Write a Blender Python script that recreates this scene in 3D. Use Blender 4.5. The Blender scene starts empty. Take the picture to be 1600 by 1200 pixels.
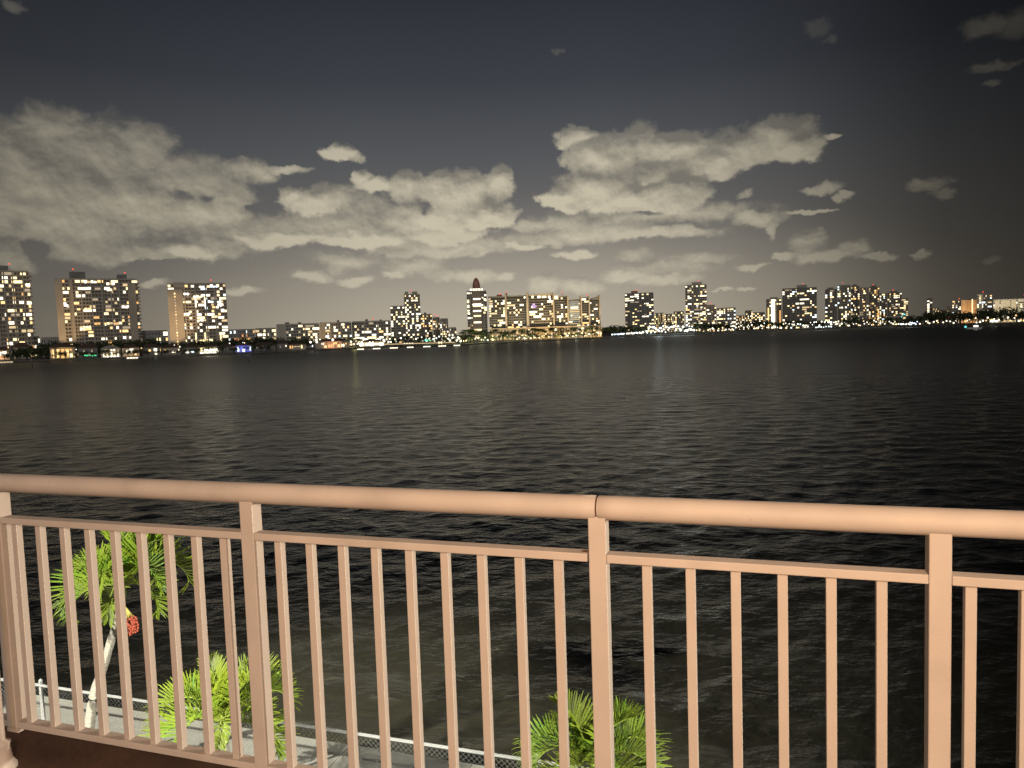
import bpy, bmesh, math, random
import numpy as np
from mathutils import Vector, Matrix
random.seed(7)
S = bpy.context.scene
COL = S.collection
R_ = math.radians

# ------------------------------------------------------------------ camera
F, PITCH, ROLL = 1166.71, 0.069747, 0.03375        # pixels of a 1600 px wide picture, radians
CZ = 8.7                                             # eye height above the water
fw = Vector((0, math.cos(PITCH), -math.sin(PITCH)))
rt = Vector((1, 0, 0)); dn = fw.cross(rt)
c_, s_ = math.cos(ROLL), math.sin(ROLL)
rt, dn = c_ * rt + s_ * dn, -s_ * rt + c_ * dn
CAM = Vector((0, 0, CZ))
cam = bpy.data.cameras.new('camera'); co = bpy.data.objects.new('camera', cam); COL.objects.link(co)
cam.sensor_fit = 'HORIZONTAL'; cam.sensor_width = 36; cam.lens = 36 * F / 1600
cam.clip_start = 0.05; cam.clip_end = 20000
m = Matrix.Identity(4)
for i in range(3):
    m[i][0], m[i][1], m[i][2], m[i][3] = rt[i], -dn[i], -fw[i], CAM[i]
co.matrix_world = m
S.camera = co

def ray(px, py):
    return rt * ((px - 800) / F) + dn * ((py - 600) / F) + fw
def on_z(px, py, z):
    v = ray(px, py); return CAM + v * ((z - CZ) / v.z)
def at_r(px, py, r):                                 # the point of a sight line r metres away over the ground
    v = ray(px, py); return CAM + v * (r / math.hypot(v.x, v.y))
def azel(px, py):
    v = ray(px, py).normalized(); return math.atan2(v.x, v.y), math.asin(v.z)

YAW = -0.317474                                      # the balcony front
BD = Vector((math.cos(YAW), math.sin(YAW), 0)); BN = Vector((-math.sin(YAW), math.cos(YAW), 0))
def on_wall(px, py, n):                              # point of a sight line on the upright plane n metres out, parallel to the balcony
    v = ray(px, py); return CAM + v * (n / v.dot(BN))
def bal(u, w, z):                                    # balcony coordinates: along, outward, height
    return BD * u + BN * w + Vector((0, 0, z))

# ------------------------------------------------------------------ tags and meshes
def tag(o, label=None, cat=None, group=None, kind=None):
    if label: o['label'] = label
    if cat: o['category'] = cat
    if group: o['group'] = group
    if kind: o['kind'] = kind
    return o
def link(name, me, mats=(), parent=None, loc=None, rz=0):
    o = bpy.data.objects.new(name, me); COL.objects.link(o)
    if me is not None and mats:
        for mt in (mats if isinstance(mats, (list, tuple)) else (mats,)): me.materials.append(mt)
    if parent is not None: o.parent = parent
    if loc is not None: o.location = loc
    if rz: o.rotation_euler = (0, 0, rz)
    return o
def empty(name, loc, rz=0, label=None, cat=None, group=None):
    o = link(name, None, (), None, loc, rz); o.empty_display_size = 0.2
    return tag(o, label, cat, group)
class MB:
    def __init__(s): s.v, s.f, s.mi, s.uv = [], [], [], []
    def face(s, pts, mi=0, uv=None):
        n = len(s.v); s.v += [tuple(p) for p in pts]; s.f.append(tuple(range(n, n + len(pts)))); s.mi.append(mi); s.uv.append(uv)
    def box(s, x0, x1, y0, y1, z0, z1, mi=0, cell=None):
        P = lambda x, y, z: (x, y, z)
        q = [((x0,y0,z0),(x1,y0,z0),(x1,y0,z1),(x0,y0,z1)), ((x1,y0,z0),(x1,y1,z0),(x1,y1,z1),(x1,y0,z1)),
             ((x1,y1,z0),(x0,y1,z0),(x0,y1,z1),(x1,y1,z1)), ((x0,y1,z0),(x0,y0,z0),(x0,y0,z1),(x0,y1,z1)),
             ((x0,y0,z1),(x1,y0,z1),(x1,y1,z1),(x0,y1,z1)), ((x0,y1,z0),(x1,y1,z0),(x1,y0,z0),(x0,y0,z0))]
        for k, f in enumerate(q):
            uv = None
            if cell:
                w = (x1 - x0) if k in (0, 2) else (y1 - y0)
                a, b = round(w / cell[0]), (z1 - z0) / cell[1]
                uv = ((0,0),(a,0),(a,b),(0,b)) if k < 4 else ((0,0),) * 4
            s.face(f, mi, uv)
        return s
    def prism(s, pts, z0, z1, mi=0):                 # pts anticlockwise
        n = len(pts)
        for i in range(n):
            a, b = pts[i], pts[(i + 1) % n]
            s.face(((a[0],a[1],z0),(b[0],b[1],z0),(b[0],b[1],z1),(a[0],a[1],z1)), mi)
        s.face([(p[0],p[1],z1) for p in pts], mi); s.face([(p[0],p[1],z0) for p in reversed(pts)], mi)
        return s
    def tube(s, pts, rad, n=10, mi=0, cap=True):
        pts = [Vector(p) for p in pts]; rings = []
        for i, p in enumerate(pts):
            t = (pts[min(i + 1, len(pts) - 1)] - pts[max(i - 1, 0)]).normalized()
            u = t.cross(Vector((0, 0, 1)) if abs(t.z) < .95 else Vector((1, 0, 0))).normalized(); w = u.cross(t)
            r = rad[i] if isinstance(rad, (list, tuple)) else rad
            rings.append([p + (u * math.cos(2*math.pi*k/n) + w * math.sin(2*math.pi*k/n)) * r for k in range(n)])
        b = len(s.v); s.v += [tuple(p) for rg in rings for p in rg]
        for i in range(len(rings) - 1):
            for k in range(n):
                s.f.append((b+i*n+k, b+i*n+(k+1)%n, b+(i+1)*n+(k+1)%n, b+(i+1)*n+k)); s.mi.append(mi); s.uv.append(None)
        if cap:
            for i, rv in ((0, True), (len(rings) - 1, False)):
                ix = [b + i*n + k for k in range(n)]
                s.f.append(tuple(reversed(ix)) if not rv else tuple(ix)); s.mi.append(mi); s.uv.append(None)
        return s
    def ball(s, c, r, n=8, mi=0, sq=(1,1,1)):
        b = len(s.v); h = n // 2
        for i in range(h + 1):
            th = math.pi * i / h
            for k in range(n):
                a = 2*math.pi*k/n
                s.v.append((c[0]+r*sq[0]*math.sin(th)*math.cos(a), c[1]+r*sq[1]*math.sin(th)*math.sin(a), c[2]+r*sq[2]*math.cos(th)))
        for i in range(h):
            for k in range(n):
                s.f.append((b+i*n+k, b+(i+1)*n+k, b+(i+1)*n+(k+1)%n, b+i*n+(k+1)%n)); s.mi.append(mi); s.uv.append(None)
        return s
    def mesh(s, name, smooth=False):
        me = bpy.data.meshes.new(name); me.from_pydata(s.v, [], s.f)
        me.polygons.foreach_set('material_index', s.mi)
        if any(u is not None for u in s.uv):
            l = me.uv_layers.new(name='cells'); k = 0
            for f, u in zip(s.f, s.uv):
                for j in range(len(f)):
                    l.data[k].uv = u[j] if u else (0, 0); k += 1
        if smooth: me.polygons.foreach_set('use_smooth', [True] * len(s.f))
        me.update(); return me
    def build(s, name, mats, parent=None, loc=None, rz=0, smooth=False):
        return link(name, s.mesh(name, smooth), mats, parent, loc, rz)

# ------------------------------------------------------------------ materials
def lin(c):
    return tuple(((x/255)/12.92 if x/255 <= .04045 else ((x/255+.055)/1.055)**2.4) for x in c)
def newmat(name):
    mt = bpy.data.materials.new(name); mt.use_nodes = True
    return mt, mt.node_tree, mt.node_tree.nodes['Principled BSDF']
def N(nt, typ, **kw):
    n = nt.nodes.new(typ)
    for k, v in kw.items():
        if k.startswith('i'):
            key = k[1:]
            n.inputs[int(key) if key.isdigit() else key].default_value = v
        else: setattr(n, k, v)
    return n
def noisy(name, c, rough=.6, amp=.12, scale=6, bump=0.0, bscale=40, metal=0, spec=.5, detail=4):
    mt, nt, b = newmat(name)
    tc = N(nt, 'ShaderNodeTexCoord'); nz = N(nt, 'ShaderNodeTexNoise'); nz.inputs['Scale'].default_value = scale; nz.inputs['Detail'].default_value = detail
    nt.links.new(tc.outputs['Object'], nz.inputs['Vector'])
    r = N(nt, 'ShaderNodeValToRGB'); e = r.color_ramp.elements
    e[0].position, e[1].position = .3, .7
    e[0].color = tuple(x*(1-amp) for x in c) + (1,); e[1].color = tuple(min(1, x*(1+amp)) for x in c) + (1,)
    nt.links.new(nz.outputs['Fac'], r.inputs['Fac']); nt.links.new(r.outputs['Color'], b.inputs['Base Color'])
    b.inputs['Roughness'].default_value = rough; b.inputs['Metallic'].default_value = metal; b.inputs['Specular IOR Level'].default_value = spec
    if bump:
        n2 = N(nt, 'ShaderNodeTexNoise'); n2.inputs['Scale'].default_value = bscale; n2.inputs['Detail'].default_value = 3
        nt.links.new(tc.outputs['Object'], n2.inputs['Vector'])
        bp = N(nt, 'ShaderNodeBump'); bp.inputs['Strength'].default_value = bump; bp.inputs['Distance'].default_value = .01
        nt.links.new(n2.outputs['Fac'], bp.inputs['Height']); nt.links.new(bp.outputs['Normal'], b.inputs['Normal'])
    return mt
def glow(name, c, st):
    mt, nt, b = newmat(name)
    b.inputs['Base Color'].default_value = (.3, .3, .3, 1)
    b.inputs['Emission Color'].default_value = c + (1,); b.inputs['Emission Strength'].default_value = st
    mt.cycles.emission_sampling = 'NONE'
    return mt
def facade(name, wall, glass=(.03, .03, .03), wx=.68, wz=.5):     # window cells from the wall's own cell map
    mt, nt, b = newmat(name)
    uv = N(nt, 'ShaderNodeUVMap', uv_map='cells'); sx = N(nt, 'ShaderNodeSeparateXYZ'); nt.links.new(uv.outputs[0], sx.inputs[0])
    ms = []
    for ax, w in ((0, wx), (1, wz)):
        fr = N(nt, 'ShaderNodeMath', operation='FRACT'); nt.links.new(sx.outputs[ax], fr.inputs[0])
        sb = N(nt, 'ShaderNodeMath', operation='SUBTRACT'); nt.links.new(fr.outputs[0], sb.inputs[0]); sb.inputs[1].default_value = .5
        ab = N(nt, 'ShaderNodeMath', operation='ABSOLUTE'); nt.links.new(sb.outputs[0], ab.inputs[0])
        lt = N(nt, 'ShaderNodeMath', operation='LESS_THAN'); nt.links.new(ab.outputs[0], lt.inputs[0]); lt.inputs[1].default_value = w / 2
        ms.append(lt)
    mu = N(nt, 'ShaderNodeMath', operation='MULTIPLY'); nt.links.new(ms[0].outputs[0], mu.inputs[0]); nt.links.new(ms[1].outputs[0], mu.inputs[1])
    tc = N(nt, 'ShaderNodeTexCoord'); nz = N(nt, 'ShaderNodeTexNoise'); nz.inputs['Scale'].default_value = .25; nt.links.new(tc.outputs['Object'], nz.inputs['Vector'])
    rp = N(nt, 'ShaderNodeValToRGB'); rp.color_ramp.elements[0].color = tuple(x*.8 for x in wall)+(1,); rp.color_ramp.elements[1].color = tuple(x*1.15 for x in wall)+(1,)
    nt.links.new(nz.outputs['Fac'], rp.inputs['Fac'])
    mx = N(nt, 'ShaderNodeMix', data_type='RGBA'); nt.links.new(mu.outputs[0], mx.inputs['Factor']); nt.links.new(rp.outputs['Color'], mx.inputs[6]); mx.inputs[7].default_value = glass + (1,)
    nt.links.new(mx.outputs[2], b.inputs['Base Color'])
    ro = N(nt, 'ShaderNodeMapRange'); nt.links.new(mu.outputs[0], ro.inputs[0]); ro.inputs[3].default_value = .75; ro.inputs[4].default_value = .12
    nt.links.new(ro.outputs[0], b.inputs['Roughness'])
    return mt
M = {}
M['paint'] = noisy('rail_paint', (.64, .512, .425), .62, .07, 7, .10, 300)
def overlay(mt, build, col, fac):                     # lays a second colour over a material where build() says so
    nt = mt.node_tree; b = nt.nodes['Principled BSDF']; src = b.inputs['Base Color'].links[0].from_socket
    f = build(nt); mx = N(nt, 'ShaderNodeMix', data_type='RGBA'); mu = N(nt, 'ShaderNodeMath', operation='MULTIPLY'); nt.links.new(f, mu.inputs[0]); mu.inputs[1].default_value = fac
    nt.links.new(mu.outputs[0], mx.inputs[0]); nt.links.new(src, mx.inputs[6]); mx.inputs[7].default_value = col + (1,); nt.links.new(mx.outputs[2], b.inputs['Base Color'])
def specks(scale, a, b_, stretch=(1, 1, 1)):
    def f(nt):
        tc = N(nt, 'ShaderNodeTexCoord'); mp = N(nt, 'ShaderNodeMapping'); mp.inputs['Scale'].default_value = stretch; nt.links.new(tc.outputs['Object'], mp.inputs[0])
        n = N(nt, 'ShaderNodeTexNoise'); n.inputs['Scale'].default_value = scale; n.inputs['Detail'].default_value = 5; nt.links.new(mp.outputs[0], n.inputs['Vector'])
        r = N(nt, 'ShaderNodeMapRange'); nt.links.new(n.outputs['Fac'], r.inputs[0]); r.inputs[1].default_value = a; r.inputs[2].default_value = b_; return r.outputs[0]
    return f
overlay(M['paint'], specks(38, .70, .78), (.22, .11, .06), .55)
overlay(M['paint'], specks(5, .56, .78, (1, 1, .35)), (.47, .37, .29), .45)
M['rust'] = noisy('rust', (.10, .035, .012), .9, .5, 60)
M['gap'] = noisy('dark_joint', (.12, .05, .025), .8, .2, 30)
M['tile'] = noisy('balcony_tile', (.085, .038, .020), .55, .3, 5, .2, 30)
M['concrete'] = noisy('concrete', (.68, .66, .60), .85, .30, .9, .4, 25, detail=8)
def joints(nt):
    tc = N(nt, 'ShaderNodeTexCoord'); d = N(nt, 'ShaderNodeVectorMath', operation='DOT_PRODUCT'); nt.links.new(tc.outputs['Object'], d.inputs[0]); d.inputs[1].default_value = tuple(BD/2.4)
    fr = N(nt, 'ShaderNodeMath', operation='FRACT'); nt.links.new(d.outputs['Value'], fr.inputs[0]); lt = N(nt, 'ShaderNodeMath', operation='LESS_THAN'); nt.links.new(fr.outputs[0], lt.inputs[0]); lt.inputs[1].default_value = .009; return lt.outputs[0]
overlay(M['concrete'], specks(1.3, .5, .72), (.30, .28, .22), .4); overlay(M['concrete'], joints, (.10, .095, .08), .9)
M['galv'] = noisy('galvanised_pipe', (.72, .72, .72), .4, .08, 8, metal=.3)
M['wire'] = noisy('galvanised_wire', (.35, .36, .36), .5, .1, 8, metal=.4)
M['trunk'] = noisy('palm_bark', (.27, .25, .22), .85, .3, 5, .5, 30)
_nt = M['trunk'].node_tree; _b = _nt.nodes['Principled BSDF']; _tc = N(_nt, 'ShaderNodeTexCoord')
_w = N(_nt, 'ShaderNodeTexWave', bands_direction='Z'); _w.inputs['Scale'].default_value = 3.2; _w.inputs['Distortion'].default_value = 1.2; _w.inputs['Detail'].default_value = 2; _nt.links.new(_tc.outputs['Object'], _w.inputs['Vector'])
_r = N(_nt, 'ShaderNodeValToRGB'); _r.color_ramp.elements[0].position = .0; _r.color_ramp.elements[0].color = (.45, .42, .36, 1); _r.color_ramp.elements[1].position = .22; _r.color_ramp.elements[1].color = (1, 1, 1, 1); _nt.links.new(_w.outputs['Color'], _r.inputs[0])
_m = N(_nt, 'ShaderNodeMix', data_type='RGBA', blend_type='MULTIPLY'); _m.inputs[0].default_value = 1; _nt.links.new(_b.inputs['Base Color'].links[0].from_socket, _m.inputs[6]); _nt.links.new(_r.outputs[0], _m.inputs[7]); _nt.links.new(_m.outputs[2], _b.inputs['Base Color'])
M['shaft'] = noisy('palm_crownshaft', (.20, .26, .07), .5, .2, 6)
M['frond_stem'] = noisy('palm_leaf_stem', (.22, .27, .045), .5, .2, 8)
M['fruit'] = noisy('palm_fruit', (.42, .085, .05), .4, .5, 30)
M['stalk'] = noisy('palm_flower_stalk', (.55, .45, .10), .6, .2, 12)
M['land'] = noisy('dark_ground', (.035, .034, .026), .95, .4, .05)
M['seawall'] = noisy('seawall_stone', (.10, .095, .08), .9, .3, .3)
M['trunk_far'] = noisy('bark', (.06, .045, .03), .9, .3, 2)
M['hull'] = noisy('boat_paint', (.6, .6, .6), .4, .1, 1)
M['roof'] = noisy('roof_tile', (.09, .05, .035), .8, .3, .6)
M['roof_dark'] = noisy('roof_membrane', (.07, .065, .06), .9, .2, .2)
M['red_roof'] = noisy('red_roof', (.32, .15, .11), .7, .25, .4)
M['stone'] = noisy('pale_render', (.36, .31, .24), .8, .12, .15)
M['slab'] = noisy('balcony_concrete', (.34, .31, .26), .85, .15, .2)
M['slab_dark'] = noisy('dark_concrete', (.18, .17, .15), .85, .15, .2)
M['wood'] = noisy('dock_timber', (.20, .17, .13), .85, .3, .5)
M['f_tan'] = facade('facade_tan', (.33, .27, .20))
M['f_grey'] = facade('facade_grey', (.25, .24, .22))
M['f_green'] = facade('facade_green', (.30, .31, .20))
M['f_white'] = facade('facade_white', (.45, .43, .39))
M['f_glass'] = facade('facade_glass', (.10, .095, .08), wx=.86, wz=.7)
M['f_brown'] = facade('facade_brown', (.26, .19, .14))
M['f_podium'] = facade('facade_podium', (.34, .26, .15), wx=.6, wz=.7)
M['f_orange'] = facade('facade_orange', (.46, .31, .18), wx=.2, wz=.3)
GL = {'warm': ((1, .60, .22), 1.7), 'amber': ((1, .50, .14), 1.1), 'yellow': ((1, .78, .38), 2.2), 'white': ((1, .87, .62), 2.6), 'soft': ((1, .72, .35), .8),
      'cool': ((.82, .95, 1), 2.0), 'dim': ((1, .75, .45), .4), 'purple': ((.55, .25, 1), .8), 'blue': ((.12, .18, 1), .8), 'red': ((1, .06, .03), 1.6),
      'green': ((.05, .9, .35), .9), 'teal': ((.15, .85, .8), 1.2), 'orange': ((1, .38, .10), .9), 'hot': ((1, .93, .78), 7.0), 'hotgold': ((1, .80, .40), 5.0), 'hotcool': ((.85, 1, 1), 7.0), 'bluewhite': ((.65, .8, 1), 3.5), 'paleteal': ((.55, .75, .72), .35)}
for k, (c, st) in GL.items(): M['g_' + k] = glow('light_' + k, c, st)

def leaf_mat(name, c, c2, trans=.35):
    mt, nt, b = newmat(name)
    oi = N(nt, 'ShaderNodeObjectInfo'); tc = N(nt, 'ShaderNodeTexCoord'); nz = N(nt, 'ShaderNodeTexNoise'); nz.inputs['Scale'].default_value = 3
    nt.links.new(tc.outputs['Object'], nz.inputs['Vector'])
    ad = N(nt, 'ShaderNodeMath', operation='MULTIPLY_ADD'); nt.links.new(oi.outputs['Random'], ad.inputs[0]); ad.inputs[1].default_value = .5; nt.links.new(nz.outputs['Fac'], ad.inputs[2])
    rp = N(nt, 'ShaderNodeValToRGB'); rp.color_ramp.elements[0].position = .35; rp.color_ramp.elements[0].color = c + (1,); rp.color_ramp.elements[1].position = 1; rp.color_ramp.elements[1].color = c2 + (1,)
    nt.links.new(ad.outputs[0], rp.inputs['Fac']); nt.links.new(rp.outputs['Color'], b.inputs['Base Color'])
    b.inputs['Roughness'].default_value = .45
    tr = N(nt, 'ShaderNodeBsdfTranslucent'); nt.links.new(rp.outputs['Color'], tr.inputs['Color'])
    ms = N(nt, 'ShaderNodeMixShader'); ms.inputs[0].default_value = trans
    nt.links.new(b.outputs[0], ms.inputs[1]); nt.links.new(tr.outputs[0], ms.inputs[2])
    nt.links.new(ms.outputs[0], nt.nodes['Material Output'].inputs['Surface'])
    return mt
M['frond'] = leaf_mat('palm_leaf', (.05, .115, .010), (.22, .27, .024), .25)
M['leaf'] = leaf_mat('tree_leaf', (.03, .045, .018), (.06, .075, .025), .2)
M['leaf_palm'] = leaf_mat('far_palm_leaf', (.05, .085, .025), (.09, .12, .04), .25)

# ------------------------------------------------------------------ night sky with city-lit clouds (world, by direction only)
W = bpy.data.worlds.new('World'); S.world = W; W.use_nodes = True
nt = W.node_tree; nt.nodes.clear(); L = nt.links.new
def mth(op, a, b=None, c=None, clamp=False):
    n = nt.nodes.new('ShaderNodeMath'); n.operation = op; n.use_clamp = clamp
    for i, x in enumerate((a, b, c)):
        if x is None: continue
        if isinstance(x, (int, float)): n.inputs[i].default_value = x
        else: L(x, n.inputs[i])
    return n.outputs[0]
def vmth(op, a, b=None, c=None):
    n = nt.nodes.new('ShaderNodeVectorMath'); n.operation = op
    for i, x in enumerate((a, b, c)):
        if x is None: continue
        if isinstance(x, (tuple, list)): n.inputs[i].default_value = x
        else: L(x, n.inputs[i])
    return n.outputs['Value'] if op == 'LENGTH' else n.outputs['Vector']
def mrange(x, a, b, c=0., d=1., smooth=True):
    n = nt.nodes.new('ShaderNodeMapRange'); n.interpolation_type = 'SMOOTHSTEP' if smooth else 'LINEAR'
    L(x, n.inputs[0])
    for i, v in enumerate((a, b, c, d)):
        if isinstance(v, (int, float)): n.inputs[i + 1].default_value = v
        else: L(v, n.inputs[i + 1])
    return n.outputs[0]
def ramp(x, stops):
    n = nt.nodes.new('ShaderNodeValToRGB'); e = n.color_ramp.elements
    while len(e) < len(stops): e.new(.5)
    for k, (p, c) in enumerate(stops): e[k].position = p; e[k].color = tuple(c) + (1,)
    L(x, n.inputs[0]); return n.outputs[0]
def mixc(f, a, b, mode='MIX'):
    n = nt.nodes.new('ShaderNodeMix'); n.data_type = 'RGBA'; n.blend_type = mode
    if isinstance(f, (int, float)): n.inputs[0].default_value = f
    else: L(f, n.inputs[0])
    for i, x in ((6, a), (7, b)):
        if isinstance(x, tuple): n.inputs[i].default_value = x + (1,)
        else: L(x, n.inputs[i])
    return n.outputs[2]
tc = nt.nodes.new('ShaderNodeTexCoord'); sp = nt.nodes.new('ShaderNodeSeparateXYZ'); L(tc.outputs['Generated'], sp.inputs[0])
AZ = mth('ARCTAN2', sp.outputs[0], sp.outputs[1]); EL = mth('ARCSINE', sp.outputs[2])
cb = nt.nodes.new('ShaderNodeCombineXYZ'); L(mth('MULTIPLY', AZ, F/100), cb.inputs[0]); L(mth('MULTIPLY', EL, F/100), cb.inputs[1])
P0 = cb.outputs[0]                                   # unit: about a hundred photo pixels near the horizon's middle
def noise(v, scale, detail, rough=.55, col=False, sx=1., off=0.):
    n = nt.nodes.new('ShaderNodeTexNoise'); n.inputs['Scale'].default_value = scale; n.inputs['Detail'].default_value = detail; n.inputs['Roughness'].default_value = rough
    L(vmth('MULTIPLY_ADD', v, (sx, 1, 1), (off, off*.7, off*.3)), n.inputs['Vector'])
    return n.outputs['Color'] if col else n.outputs['Fac']
wc = vmth('SUBTRACT', noise(P0, 1.7, 4, .6, True, .8), (.5, .5, .5))
PW = vmth('MULTIPLY_ADD', wc, (.55, .34, 0), P0)
wc2 = vmth('SUBTRACT', noise(P0, 5.5, 3, .6, True, .8, 3.), (.5, .5, .5))
PW = vmth('MULTIPLY_ADD', wc2, (.16, .12, 0), PW)
def blobs(lst, sm=.22, P=None):
    out = None
    for px, py, rx, ry in lst:
        a, e = azel(px, py); a1, _ = azel(px + 5, py); _, e1 = azel(px, py + 5)
        kx, ky = abs(a1 - a) / 5 * F/100, abs(e1 - e) / 5 * F/100
        sx, sy = 1/(rx*kx), 1/(ry*ky)
        ln = vmth('LENGTH', vmth('MULTIPLY_ADD', P or PW, (sx, sy, 0), (-a*F/100*sx, -e*F/100*sy, 0)))
        out = ln if out is None else mth('SMOOTH_MIN', out, ln, sm)
    return mth('SUBTRACT', 1.25, out)
A1 = [(85,200,62,45),(25,250,80,70),(150,245,95,62),(225,230,60,44),(150,300,190,62),(300,285,90,48),(250,330,140,34),(388,265,52,20),(440,262,42,8),(355,310,50,36)]
A2 = [(70,338,150,34),(200,318,120,30),(320,330,70,24),(40,300,70,34)]
B1 = [(500,310,52,28),(465,303,30,18),(566,276,18,14),(585,288,30,16),(640,292,38,28),(530,242,36,12),(690,335,80,26)]
B2 = [(720,300,68,36),(778,290,28,28),(762,335,46,24),(700,290,50,22)]
C_ = [(600,345,110,30),(480,352,120,30),(380,362,110,26),(640,372,125,20),(330,385,60,26),(150,388,85,30),(190,402,50,16),(15,400,34,34),(560,330,60,40),(710,388,130,15),(850,372,90,13),(110,365,150,30),(270,396,80,18)]
C2 = [(700,365,80,18),(560,372,90,14),(430,372,80,14),(300,395,50,14),(640,350,60,16)]
D1 = [(1000,285,95,40),(1055,305,58,32),(960,240,50,40),(905,215,40,20)]
D2 = [(930,250,50,40),(925,295,70,34),(880,310,42,16),(985,310,80,26)]
E_ = [(1000,225,38,34),(1060,232,70,30),(1150,235,80,34),(1215,215,70,34),(1245,232,50,26),(1120,255,60,26),(1296,217,22,6)]
G_ = [(880,348,62,20),(840,352,44,12),(1000,340,130,18),(1090,333,120,17),(1180,342,48,13),(1265,329,50,4),(868,378,25,10),(1208,350,12,18),(900,395,40,8),(820,385,40,7),(1165,305,14,8),(1000,366,150,12),(930,360,110,16)]
H_ = [(545,408,70,22),(480,432,40,11),(560,437,36,10),(650,415,65,20),(622,431,28,10),(730,430,70,16),(790,430,26,12),(370,451,48,9),(245,449,28,9),(850,442,32,20),(905,447,45,16),
      (990,400,34,16),(1090,402,75,13),(1040,420,95,14),(1172,417,38,7),(980,432,55,12),(1040,438,65,12),(1130,456,20,4),(1166,452,22,4)]
I_ = [(1285,296,34,11),(1322,305,18,7),(1262,376,36,20),(1285,398,60,13),(1330,384,34,13),(1365,398,38,7),(1435,397,24,6),(1275,358,16,10),(1225,400,18,8)]
K_ = [(1545,38,60,24),(1595,28,40,30),(1560,101,54,8),(22,10,26,9),(1556,404,18,9),(1552,125,20,6)]
K2 = [(1452,288,46,12),(1470,302,30,10),(1430,284,22,6)]
K3 = [(1278,44,26,16),(872,80,12,5),(1300,58,18,8)]
HOLE = [(283,300,26,20),(318,305,26,12),(62,388,28,20),(668,326,14,20),(1150,290,36,11),(388,320,26,10),(1010,333,36,8),(240,412,70,7)]
fbm = mth('SUBTRACT', noise(P0, 2.6, 7, .58, False, .85, 11.), .5)
fb2 = mth('SUBTRACT', noise(P0, 9., 5, .6, False, .8, 5.), .5)
nz = mth('ADD', mth('MULTIPLY', fbm, 1.05), mth('MULTIPLY', fb2, .42))
# relief: the same noise taken a little lower; lamps of the city light the clouds from below
Pl = vmth('ADD', P0, (-.05, -.10, 0))
rel = mth('SUBTRACT', noise(P0, 2.2, 3, .5, False, .85, 11.), noise(Pl, 2.2, 3, .5, False, .85, 11.))
rel2 = mth('SUBTRACT', noise(P0, 6., 3, .55, False, .85, 4.), noise(vmth('ADD', P0, (-.02, -.04, 0)), 6., 3, .55, False, .85, 4.))
rel = mth('MULTIPLY_ADD', rel2, .6, rel)
PL = vmth('ADD', PW, (-.03, -.17, 0))
# air: city glow by elevation and azimuth
elr = mth('MULTIPLY', EL, 1/.7, None, True)
sky = ramp(elr, [(0, lin((140,132,117))), (.05, lin((133,126,113))), (.12, lin((121,116,108))), (.22, lin((105,103,101))), (.33, lin((84,86,89))), (.45, lin((61,64,70))), (.62, lin((41,44,52))), (1, lin((27,30,37)))])
azr = mth('MULTIPLY_ADD', AZ, 1/3.2, .5, True)
gl = lambda v: (v, v, v)
azg = ramp(azr, [(0, gl(.9)), (.1, gl(.9)), (.27, gl(.5)), (.325, gl(.64)), (.38, gl(.82)), (.44, gl(.98)), (.54, gl(1.)), (.585, gl(.86)), (.614, gl(.66)), (.64, gl(.42)), (.662, gl(.26)), (.69, gl(.17)), (.78, gl(.2)), (.9, gl(.9)), (1, gl(.9))])
sky = mixc(1, sky, azg, 'MULTIPLY')
ga, ge = azel(800, 500)
gm = mth('SUBTRACT', 1., mth('MULTIPLY', vmth('LENGTH', vmth('MULTIPLY', vmth('SUBTRACT', P0, (ga*F/100, ge*F/100, 0)), (1/7.0, 1/2.1, 0))), 1.), None, True)
gm = mth('MULTIPLY', gm, mth('MULTIPLY', gm, mth('MULTIPLY_ADD', gm, -2., 3.)))      # dome of light over the brightest stretch of shore
sky = mixc(1, sky, mixc(gm, (0., 0., 0.), (.21, .185, .145)), 'ADD')
col = sky
bright = lin((199,190,167)); dim = lin((128,123,113))
SECT = [(-900, 330), (330, 620), (620, 900), (900, 1180), (1180, 2500)]
def inside(lst, sec): return [b for b in lst if b[0] + b[2]*1.3 + 50 > sec[0] and b[0] - b[2]*1.3 - 50 < sec[1]]
def layer(col, lst, op, t0, t1, shade=.5, amp=1., gain=1., sm=.22, dark=None, bright_=None, under=0.):
    lst = inside(lst, sec)
    if not lst: return col
    d = blobs(lst, sm)
    dn_ = mth('MULTIPLY_ADD', nz, amp, d)
    if hole is not None: dn_ = mth('MULTIPLY_ADD', hole, -1.1, dn_)
    al = mth('MULTIPLY', mrange(dn_, t0, t1), op)
    thick = mrange(dn_, t0, t1 + .9)
    base = mth('MULTIPLY_ADD', rel, 1.25, mth('MULTIPLY_ADD', thick, .18, shade))
    if under:
        dl = mth('SUBTRACT', d, blobs(lst, sm, PL))
        base = mth('MULTIPLY_ADD', dl, under, base)
    s = mth('ADD', base, 0., None, True)
    c = mixc(s, dark or dim, bright_ or bright)
    c = mixc(1, c, azg, 'MULTIPLY')
    c = mixc(1, c, mixc(gm, (0., 0., 0.), (.10, .09, .07)), 'ADD')
    if gain != 1: c = mixc(1, c, gl(gain), 'MULTIPLY')
    c = mixc(mth('MULTIPLY', mrange(EL, .16, .42), .55), c, sky)
    return mixc(al, col, c)
back = mrange(mth('ABSOLUTE', AZ), 1.5, 2.6)           # warm glow added behind the camera, lifts ambient on faces turned to it
plain = mixc(1, sky, mixc(mth('MULTIPLY', back, mrange(EL, 1.1, 0.)), (0., 0., 0.), (.55, .46, .36)), 'ADD')
plain = mixc(mrange(EL, -.03, 0., 0., 1.), lin((30,28,25)), plain)
def background(c):
    bg = nt.nodes.new('ShaderNodeBackground'); L(c, bg.inputs[0]); return bg.outputs[0]
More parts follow.
